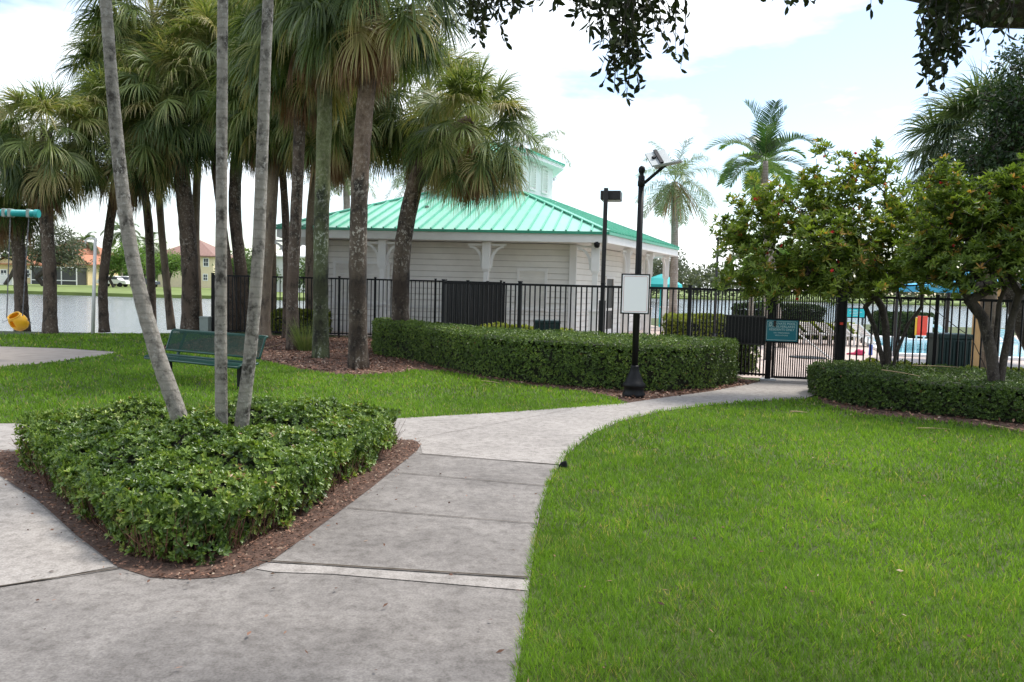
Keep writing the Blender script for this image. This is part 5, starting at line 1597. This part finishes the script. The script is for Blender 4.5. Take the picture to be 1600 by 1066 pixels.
# ------------------------------------------------------------------ pool furniture
def lounger():
    r = empty('sun_lounger', (0, 0, 0), '', 'sun lounger', 'white sun loungers by the pool')
    mb = MB()
    for y in (-.3, .3): mb.bar((-.9, y, .34), (.45, y, .34), .04, .05); mb.bar((.42, y, .34), (.95, y, .78), .04, .05)
    mb.build('frame', MT['white'], r, bevel=.004)
    mb = MB()
    for j in range(12): mb.box((-.86 + j * .11, 0, .355), (.085, .56, .012))
    for j in range(6): mb.box((.48 + j * .085, 0, .40 + j * .07), (.075, .56, .012), m=Matrix.Rotation(R(-39), 3, 'Y'))
    mb.build('slats', MT['white'], r)
    for x in (-.75, .4):
        for y in (-.28, .28):
            mb = MB(); mb.bar((x, y, 0), (x, y, .33), .045, .045, up=(1, 0, 0)); mb.build('leg', MT['white'], r)
    return r
proto = lounger()
spots = [(1262, 29.5, 200, 'white sun lounger nearest the gate hinge, seen through the gate bars'), (1290, 29.3, 195, 'white sun lounger just left of the red capped gate post'), (1318, 29.0, 190, 'white sun lounger below the green notice board by the pool'), (1345, 28.8, 185, 'white sun lounger right of the one below the green notice board'), (1372, 28.6, 190, 'white sun lounger behind the flowering tree trunks'), (1500, 30, 178, 'white sun lounger between the colourful towel and the tan pillar'), (1570, 29, 182, 'white sun lounger right of the tan pillar'), (1600, 27.5, 186, 'white sun lounger at the right edge beyond the fence')]
for i, (px, Y, rz, lb) in enumerate(spots):
    if i == 0: o = proto
    else:
        o = proto.copy(); C.objects.link(o)
        for ch in proto.children:
            c = ch.copy(); C.objects.link(c); c.parent = o
    o.location = (colx(px, Y), Y, .012); o.rotation_euler = (0, 0, R(rz)); o['label'] = lb
def person(loc, rz, label, shirt, scale=1.0, sit=True):
    """reclined figure seen from afar"""
    pass
# green notice board
Yb = 30.5; b = Vector((colx(1334, Yb), Yb, 0)); zt = at(1334, 481, Yb).z; zb = at(1334, 497, Yb).z
nbd = empty('notice_board', b, 'green notice board on posts at the pool, seen through the right fence', 'notice board')
mb = MB(); mb.box(b + Zv * (zt + zb) / 2, (.72, .04, zt - zb)); mb.build('board', MT['black'], nbd, b, bevel=.006)
mb = MB(); mb.box(b + Zv * (zt + zb) / 2 - Vector((0, .028, 0)), (.64, .01, zt - zb - .07)); pn = mb.build('panel', MT['turq'], nbd, b)
mb = MB()
for i, (x, z, w_) in enumerate(((-.1, .09, .3), (.02, .03, .42), (-.05, -.03, .36), (0, -.09, .2))): mb.box(b + Zv * ((zt + zb) / 2 + z) + Vector((x, -.036, 0)), (w_, .004, .022))
q = mb.build('text_lines', MT['sign_letter'], pn, (0, 0, 0)); q.location = -b
for s_ in (-.3, .3): mb = MB(); mb.box(b + Vector((s_, .05, zt / 2)), (.06, .05, zt)); mb.build('post', MT['bronze'], nbd, b)
# trash bin behind fence
def bin_(px0, px1, Y, y0, y1, label, name='trash_bin', mat='dkgreen_bin', cat='bin'):
    xm = colx((px0 + px1) / 2, Y); w_ = (px1 - px0) * Y / F; zt = at((px0 + px1) / 2, y0, Y).z; b = Vector((xm, Y, 0))
    r = empty(name, b, label, cat)
    mb = MB(); mb.box(b + Zv * zt * .46, (w_ * .94, w_ * .7, zt * .9)); mb.build('body', MT[mat], r, b, bevel=.02)
    mb = MB()
    for j in range(10): mb.box(b + Vector((-w_ * .42 + w_ * .84 * j / 9, -w_ * .36, zt * .46)), (w_ * .05, .02, zt * .8))
    mb.build('slats', MT[mat], r, b)
    mb = MB(); mb.box(b + Zv * (zt * .95), (w_, w_ * .76, zt * .1)); mb.build('lid', MT[mat], r, b, bevel=.02)
    return r
bin_(1452, 1506, 16.9, 521, 556, 'dark green slatted bin just behind the right fence by the pool')
bin_(832, 874, 21.9, 500, 513, 'low dark green crate in the yellow shrubs before the pavilion', 'storage_crate', cat='crate')
# tan pillar with canopy
def awning(px, Y, zl, zh, wx, wy, mat, label, legs=True, name='shade_canopy', rz=0, post_mat='bronze'):
    b = Vector((colx(px, Y), Y, 0)); r = empty(name, b, label, 'canopy')
    cz = Matrix.Rotation(rz, 3, 'Z')
    P = [cz @ Vector((x * wx / 2, y * wy / 2, 0)) for x, y in ((-1, -1), (1, -1), (1, 1), (-1, 1))]
    mb = MB(); n = 8
    ap = b + Zv * zh
    vs = []; fs = []
    for i in range(4):
        a_, c_ = P[i], P[(i + 1) % 4]
        k0 = len(vs)
        for u in range(n + 1):
            for v in range(n + 1):
                t = u / n; base_ = a_.lerp(c_, v / n); p = base_ * (1 - t); z = zl + (zh - zl) * t - .12 * math.sin(math.pi * t) 
                vs.append(b + p + Zv * z)
        for u in range(n):
            for v in range(n): fs.append((k0 + u * (n + 1) + v, k0 + u * (n + 1) + v + 1, k0 + (u + 1) * (n + 1) + v + 1, k0 + (u + 1) * (n + 1) + v))
        k0 = len(vs)
        vs += [b + a_ + Zv * zl, b + c_ + Zv * zl, b + c_ + Zv * (zl - .2), b + a_ + Zv * (zl - .2)]; fs.append((k0, k0 + 1, k0 + 2, k0 + 3))
    mb.add(vs, fs); c = mb.build('fabric', MT[mat], r, b); md = c.modifiers.new('t', 'SOLIDIFY'); md.thickness = .01
    if legs:
        for p in P: mb = MB(); q_ = b + p * .96; mb.tube([q_, q_ + Zv * zl], .045, 10); mb.build('post', MT[post_mat], r, b)
    return r, b
Yc = 23.0
awning(1530, Yc, at(1520, 447, Yc).z, at(1520, 420, Yc).z + .1, 3.6, 3.0, 'blue_canvas', 'turquoise blue canopy beside the pool, seen under the right flowering tree')
b = Vector((colx(1536, 21.0), 21.0, 0)); pl = empty('pillar', b, 'tan square pillar behind the right fence near the blue canopy', 'pillar')
zt = at(1534, 452, 21).z
mb = MB(); mb.box(b + Zv * zt / 2, (.46, .46, zt)); mb.build('shaft', MT['tan_pillar'], pl, b, bevel=.01)
mb = MB(); mb.box(b + Zv * (zt + .05), (.58, .58, .1)); mb.build('cap', MT['tan_pillar'], pl, b, bevel=.01)
# turquoise umbrella behind the porch
Yt = 39.0
b = Vector((colx(1030, Yt), Yt, 0)); um = empty('patio_umbrella', b, 'turquoise umbrella beyond the pavilion porch columns', 'umbrella')
zt = at(1030, 428, Yt).z; zl = at(1030, 446, Yt).z
mb = MB(); n = 8; vs = [b + Zv * zt]; 
for rr_, z in ((.55, zl + (zt - zl) * .62), (1.0, zl + .05), (1.02, zl - .12)):
    for j in range(n): vs.append(b + Vector((rr_ * math.cos(6.283 * j / n), rr_ * math.sin(6.283 * j / n), z)))
fs = [(0, 1 + j, 1 + (j + 1) % n) for j in range(n)]
for k in range(2): fs += [(1 + k * n + j, 1 + (k + 1) * n + j, 1 + (k + 1) * n + (j + 1) % n, 1 + k * n + (j + 1) % n) for j in range(n)]
mb.add(vs, fs); mb.build('canopy', MT['turq'], um, b)
mb = MB(); mb.tube([b, b + Zv * zt], .03, 8); mb.build('pole', MT['turq'], um, b)
# colourful towel on a chair, pool toys, white wall
def simple(name, px, Y, size, mat, label, cat, z=None, rz=0, bev=.02):
    b = Vector((colx(px, Y), Y, 0)); return b
b = Vector((colx(1448, 27.5), 27.5, .012)); ch = empty('pool_chair', b, 'white pool chair draped with a red and yellow towel beyond the right fence', 'chair')
mb = MB()
for x in (-.25, .25):
    for y in (-.25, .25): mb.box(b + Vector((x, y, .25)), (.04, .04, .5))
mb.build('legs', MT['white'], ch, b); 
mb = MB(); mb.box(b + Zv * .47, (.56, .56, .04)); mb.build('seat', MT['white'], ch, b, bevel=.01)
mb = MB(); mb.box(b + Vector((0, .27, .78)), (.56, .04, .62)); bk = mb.build('backrest', MT['white'], ch, b, bevel=.01)
mb = MB(); mb.box(b + Vector((-.08, .24, .80)), (.34, .025, .66)); mb.box(b + Vector((-.08, .10, .50)), (.34, .30, .025)); mb.build('towel', MT['red'], ch, b, bevel=.008)
mb = MB(); mb.box(b + Vector((-.30, .235, .78)), (.08, .026, .6)); mb.build('towel_stripe', MT['yellow'], ch, b, bevel=.008)
b = Vector((colx(1343, 24.5), 24.5, .012)); o = MB()
o.lathe([(.02, 0), (.12, .01), (.15, .08), (.11, .16), (.03, .18)], 14, b); o.tube([b + Zv * .05, b + Vector((-.35, .1, .02))], [.06, .02], 8)
tag(o.build('pool_toy', MT['pink'], None, b, smooth=True), 'pink pool toy lying on the deck behind the right fence', 'toy')
b = Vector((colx(1360, 24.6), 24.6, .012)); o = MB(); o.lathe([(.05, 0), (.06, .02), (.05, .2), (.055, .3), (.03, .32)], 12, b)
tag(o.build('pool_toy', MT['bluep'], None, b, smooth=True), 'small blue pool toy standing beside the pink one', 'toy')
# floor drain grate seen through the gate
b = Vector((colx(1262, 23.0), 23.0, .014)); o = MB(); k = 24
o.lathe([(.5, 0), (.5, .015), (.42, .02)], 28, b); tag(o.build('deck_cover', MT['black'], None, b), 'round dark cover set in the pool deck behind the gate', 'drain cover')
# pole leaning on the deck
a = at(1247, 521, 24.5); c = G(1300, 562, .03); o = MB(); o.tube([a, c], .022, 8)
tag(o.build('pool_pole', MT['white'], None, a), 'thin white pole slanting to the deck behind the gate', 'pole')
# white leaning palm stem and far trunk behind gate foliage
for px0, px1, Y, y1, w_, lb in ((1172, 1176, 30, 400, 8, 'pale palm trunk beyond the fence left of the gate post'), (1207, 1219, 28, 420, 5, 'pale slanting palm trunk beyond the gate, above the teal notice')):
    b = Vector((colx(px0, Y), Y, 0)); t = at(px1, y1, Y)
    r = palm('queen_palm', b, [b, b.lerp(t, .5), t], w_ * Y / F / 2, w_ * Y / F / 2 * .8, MT['trunk_far'], xm2, .9, lb, 'pale palms beyond the gate', px0)
# ------------------------------------------------------------------ small debris
o = MB(); b = G(879, 731, .02)
o.add([b + Vector(v) for v in ((-.05, 0, 0), (.05, -.01, 0), (.06, .05, 0), (-.04, .06, 0), (-.02, .01, .05), (.035, .01, .075), (.04, .04, .06), (-.01, .045, .055))], [(3, 2, 1, 0), (4, 5, 6, 7), (0, 1, 5, 4), (1, 2, 6, 5), (2, 3, 7, 6), (3, 0, 4, 7)])
o = o.build('rubber_cap', MT['black'], None, b, bevel=.012); tag(o, 'small black crumpled object lying on the path edge by the lawn', 'litter')
def stick(px0, py0, px1, py1, label, r=.02, z=.035, sag=.0, name='palm_stalk'):
    a, c = G(px0, py0, z), G(px1, py1, z); m_ = a.lerp(c, .5) + Vector((.03, .05, .0))
    mb = MB(); mb.tube(bez([a, m_, c], 8), [r * .6 * (1 - .08 * i) for i in range(9)], 6)
    tag(mb.build(name, MT['frond_stalk'], None, a, smooth=True), label, 'palm stalk')
stick(404, 546, 448, 536, 'long dry stalk lying on the mulch beside the bench', .022)
stick(1235, 643, 1262, 645, 'short dry stalk on the lawn near the right hedge', .02)
stick(1432, 669, 1485, 671, 'dry stalk lying in the grass edge below the right hedge', .015)
stick(1540, 663, 1598, 674, 'dry stalk on the mulch at the foot of the right hedge', .02)
stick(1013, 613, 1030, 600, 'broken stalk in the mulch beside the lamp post base', .015, .03)
stick(752, 595, 782, 599, 'pale stalk at the lawn edge before the long hedge', .015)
stick(575, 580, 596, 583, 'short stalk beside the foremost palm on the mulch', .02)
stick(1378, 578, 1438, 588, 'dry stalk lying on top of the right hedge', .018, .58)
stick(1425, 571, 1500, 574, 'curved dry stalk lying on the right hedge behind the other', .015, .6)
# ------------------------------------------------------------------ far bank: houses, trees
def far(px, Y, z=-.1): return Vector((colx(px, Y, z), Y, z))
def window(mb, g, p, w_, h_, d, nn): 
    mb.box(p + nn * .06, (w_ + .2, .12, h_ + .2), math.atan2(d.y, d.x)); g.box(p + nn * .1, (w_, .12, h_), math.atan2(d.y, d.x))
def block(root, o_, px0, px1, Y, z0, z1, dp, wall, roofm, rz_=1.9, ov=.6, gable=False, wins=()):
    a, b = far(px0, Y), far(px1, Y); x0, x1 = a.x, b.x
    mb = MB(); mb.prism([(x0, Y), (x1, Y), (x1, Y + dp), (x0, Y + dp)], z0, z1); wl = mb.build('wall', MT[wall], root, o_)
    rf = MB(); e = ov
    q = [Vector((x0 - e, Y - e, z1)), Vector((x1 + e, Y - e, z1)), Vector((x1 + e, Y + dp + e, z1)), Vector((x0 - e, Y + dp + e, z1))]
    if gable:
        r0_, r1_ = Vector(((x0 + x1) / 2, Y - e, z1 + rz_)), Vector(((x0 + x1) / 2, Y + dp + e, z1 + rz_))
        rf.add(q + [r0_, r1_], [(0, 4, 5, 3), (1, 2, 5, 4), (0, 3, 2, 1)])
        gm = MB(); gm.add([Vector((x0, Y - .02, z1)), Vector((x1, Y - .02, z1)), Vector(((x0 + x1) / 2, Y - .02, z1 + rz_ * .88))], [(0, 1, 2)])
        q_ = gm.build('gable', MT[wall], wl, (0, 0, 0)); q_.location = -o_
    else:
        m_ = min(dp, x1 - x0) / 2
        r0_, r1_ = Vector((x0 + m_, Y + dp / 2, z1 + rz_)), Vector((x1 - m_ + .01, Y + dp / 2, z1 + rz_))
        rf.add(q + [r0_, r1_], [(0, 1, 5, 4), (1, 2, 5), (2, 3, 4, 5), (3, 0, 4), (0, 3, 2, 1)])
    for i in range(4): rf.bar(q[i] - Zv * .1, q[(i + 1) % 4] - Zv * .1, .15, .2)
    rf.build('roof', MT[roofm], root, o_)
    for (pc_, y0, y1, wp) in wins:
        p = Vector((colx(pc_, Y, 2), Y - .02, (at(pc_, y0, Y).z + at(pc_, y1, Y).z) / 2)); h_ = at(pc_, y0, Y).z - at(pc_, y1, Y).z; w_ = wp * Y / F
        mb = MB(); mb.box(p, (w_ + .25, .10, h_ + .25)); f_ = mb.build('window', MT['white'], root, o_)
        mb = MB()
        nx = 2
        for i in range(nx):
            for j in range(2): mb.box(p + Vector(((i - .5) * w_ / 2, -.055, (j - .5) * h_ / 2)), (w_ / 2 - .08, .03, h_ / 2 - .08))
        g = mb.build('pane', MT['glass_dark'], f_, (0, 0, 0)); g.location = -o_
o_ = far(70, 140); h1 = empty('house', o_, 'yellow two storey house with orange tiled roof and screened patio across the lake', 'house')
block(h1, o_, 60, 134, 146, -.1, at(100, 396, 146).z, 12, 'cream', 'tile_orange', 2.8, wins=[(119, 402, 412, 12), (80, 402, 412, 10)])
block(h1, o_, 104, 137, 138, -.1, at(120, 412, 138).z, 9, 'cream', 'tile_orange', 1.6, gable=True, wins=[(122, 425, 437, 14)])
block(h1, o_, -8, 52, 138, -.1, at(20, 412, 138).z, 9, 'cream', 'tile_orange', 1.7, gable=True, wins=[(41, 422, 433, 10), (6, 422, 433, 9)])
mb = MB(); mb.box((far(95, 137).x, 136.5, 1.35), (7.5, 3, 2.9)); mb.build('screen_patio', MT['screen'], h1, o_)
mb = MB()
for i in range(4): mb.box((far(95, 137).x - 3.7 + i * 2.47, 134.95, 1.35), (.14, .1, 2.9))
for z in (.6, 2.75): mb.box((far(95, 137).x, 134.93, z), (7.5, .1, .14))
mb.build('patio_frame', MT['white'], h1, o_)
o_ = far(290, 141); h2 = empty('house', o_, 'cream two storey house with brown hip roof across the lake behind the dark palm trunks', 'house')
block(h2, o_, 247, 333, 142, -.1, at(290, 399, 142).z, 12, 'cream2', 'tile_brown', 3.0, wins=[(322, 404, 416, 7), (262, 406, 416, 7), (321, 429, 438, 6)])
block(h2, o_, 330, 362, 150, -.1, at(345, 420, 150).z, 9, 'cream2', 'tile_brown', 1.7, wins=[(345, 428, 437, 7)])
o_ = far(455, 120); h3 = empty('house', o_, 'white house with pale hip roof seen between trunks left of the pavilion', 'house')
block(h3, o_, 424, 500, 120, -.1, at(450, 400, 120).z, 12, 'palewall', 'palewall', 2.6, wins=[(428, 404, 414, 5), (458, 404, 414, 7)])
# vehicles on the far bank
def car(px, Y, L, label, mat, kind='parked_car', cat='car'):
    b = far(px, Y); r = empty(kind, b, label, cat)
    hh = 1.7; mb = MB()
    side = [(-L / 2, .45), (-L / 2, .95), (-L / 2 + .25, 1.05), (-L / 2 + .55, 1.65), (L / 2 - 1.7, 1.7), (L / 2 - 1.05, 1.08), (L / 2 - .1, .95), (L / 2, .45)]
    n = len(side); vs = [b + Vector((x, y, z)) for y in (-.9, .9) for x, z in side]
    fs = [tuple(range(n)), tuple(range(2 * n - 1, n - 1, -1))] + [(i, i + n, (i + 1) % n + n, (i + 1) % n) for i in range(n)]
    mb.add(vs, fs); mb.build('body', MT[mat], r, b, bevel=.06)
    mb = MB(); mb.box(b + Vector((-.35, 0, 1.35)), (L * .55, 1.83, .42)); mb.build('window', MT['glass_dark'], r, b, bevel=.04)
    for x in (-L * .3, L * .3):
        for y in (-.85, .85):
            mb = MB(); mb.tube([b + Vector((x, y - .1, .35)), b + Vector((x, y + .1, .35))], .35, 16); mb.build('wheel', MT['black'], r, b)
car(178, 128, 4.6, 'white parked van half hidden by far trees across the lake', 'white')
car(196, 130, 4.8, 'white parked car at the right of the far white van', 'palewall')
car(226, 132, 4.4, 'dark parked car across the lake behind the leaning pale stem', 'glass_dark')
# white fence by the yellow house
root = None
fx0, fx1 = far(-6, 120), far(19, 120)
fw = empty('picket_fence', fx0, 'white picket fence beside the yellow house across the lake', 'fence')
mb = MB()
for z in (.4, 1.3): mb.bar(fx0 + Zv * z, fx1 + Zv * z, .06, .12)
for i in range(18): p = fx0.lerp(fx1, i / 17); mb.box(p + Zv * .75, (.1, .05, 1.5))
mb.build('panel', MT['white'], fw, fx0)
for i in range(3): mb = MB(); p = fx0.lerp(fx1, i / 2); mb.box(p + Zv * .85 + Vector((0, .1, 0)), (.14, .14, 1.7)); mb.build('post', MT['white'], fw, fx0)

def ftree(px, Y, blobs, nterm, pr, nl, leaf, label, mat='far_leaf', r0=.25, tone=.5, bark='bark', group='trees on the far bank', name='broadleaf_tree'):
    b = far(px, Y)
    tree(name, b, [bb(*x) for x in blobs], nterm, pr, nl, leaf, label, MT[mat], MT[bark], r0, group, tone=tone, minr=.03)
ftree(70, 118, [(85, 385, 118, 40, 32), (110, 400, 118, 28, 26), (60, 400, 118, 26, 26), (95, 365, 118, 22, 14)], 170, 1.1, 34, .42, 'large grey green feathery tree in front of the yellow house', 'far_leaf_grey', .35)
ftree(8, 120, [(5, 375, 120, 30, 28), (18, 395, 120, 24, 20)], 90, 1.1, 30, .42, 'grey green tree at the far left edge across the lake', 'far_leaf_grey', .3)
ftree(178, 122, [(180, 408, 122, 22, 18), (196, 400, 122, 18, 18), (170, 415, 122, 14, 14)], 80, .9, 36, .4, 'bright green tree left of the leaning pale stem across the lake', 'far_leaf_bright', .2)
ftree(213, 121, [(212, 405, 121, 18, 22), (222, 415, 121, 16, 14)], 60, .9, 34, .4, 'bright green tree behind the leaning pale stem across the lake', 'far_leaf_bright', .2)
ftree(263, 112, [(263, 412, 112, 24, 17), (250, 416, 112, 16, 12), (278, 415, 112, 14, 14)], 90, .8, 36, .36, 'round bright green tree in front of the cream house', 'far_leaf_bright', .2)
ftree(352, 128, [(350, 420, 128, 18, 20), (372, 415, 128, 20, 24), (395, 418, 128, 18, 22)], 100, 1.0, 32, .42, 'mid green tree behind the fence end across the lake', 'far_leaf', .25)
ftree(487, 60, [(487, 430, 60, 22, 24)], 60, .6, 34, .28, 'green tree between the white house and the pavilion', 'far_leaf', .15)
ftree(412, 118, [(408, 410, 118, 16, 26), (425, 425, 118, 14, 14)], 60, .9, 34, .4, 'dark green tree beside the white house', 'far_leaf', .25)
qf = pinnate_crown(51, 14, 2.6, 40, .8, .2, .7, MT['far_leaf'], 70, -35, .06, .2)
for px, Y, yc, sc, lb in ((190, 150, 362, 1.25, 'tall thin palm standing above the far bright green trees'), (133, 150, 378, 1.0, 'palm rising behind the yellow house roof'), (232, 140, 383, 1.1, 'palm behind the leaning pale stem across the lake'), (120, 155, 384, .9, 'low palm beside the roof of the yellow house')):
    b = far(px, Y); t = at(px, yc, Y)
    palm('palm_tree', b, [b, b.lerp(t, .5), t], .22, .16, MT['trunk_far'], qf, sc * 1.3, lb, 'palms on the far bank', px)
# grey feathery tree right of the pavilion and far wood
ftree(1040, 150, [(1030, 430, 150, 36, 28), (1052, 415, 150, 22, 26)], 130, 1.3, 34, .5, 'feathery grey green tree beyond the pavilion porch across the lake', 'far_leaf_grey', .3, name='feathery_tree')
nb = NB(); cs = []
n = 2600
xx = RS.uniform(-60, 420, n); yy = 205 + RS.rand(n) * 24 + np.where(xx > 80, -(xx - 80) * .05, 0)
hh = (5.5 + 3.2 * vnoise(xx, yy * 0, 9.0, 3.3) + 2.6 * (vnoise(xx, yy * 0, 3.2, 1.3) - .3)) * np.where(xx > 62, 1.12, 1)
zz = hh * RS.rand(n) ** .6
cs = np.stack([xx, yy, zz], 1)
puffs(nb, cs, 1.9, 30, 1.0, .5, 0, .6)
tag(link('far_wood', nb.mesh('far_wood', MT['far_leaf_grey'])), kind='stuff')  # greyer leaf colour stands in for haze over the distant trees
nb = NB(); n = 1200
xx = RS.uniform(-260, -28, n); yy = 165 + RS.rand(n) * 20
cs = np.stack([xx, yy, (3.5 + 3.0 * vnoise(xx, yy * 0, 9.0, 3.3)) * RS.rand(n) ** .6], 1)
puffs(nb, cs, 1.9, 26, 1.0, .5, 0, .6)
tag(link('far_wood', nb.mesh('far_wood', MT['far_leaf'])), kind='stuff')
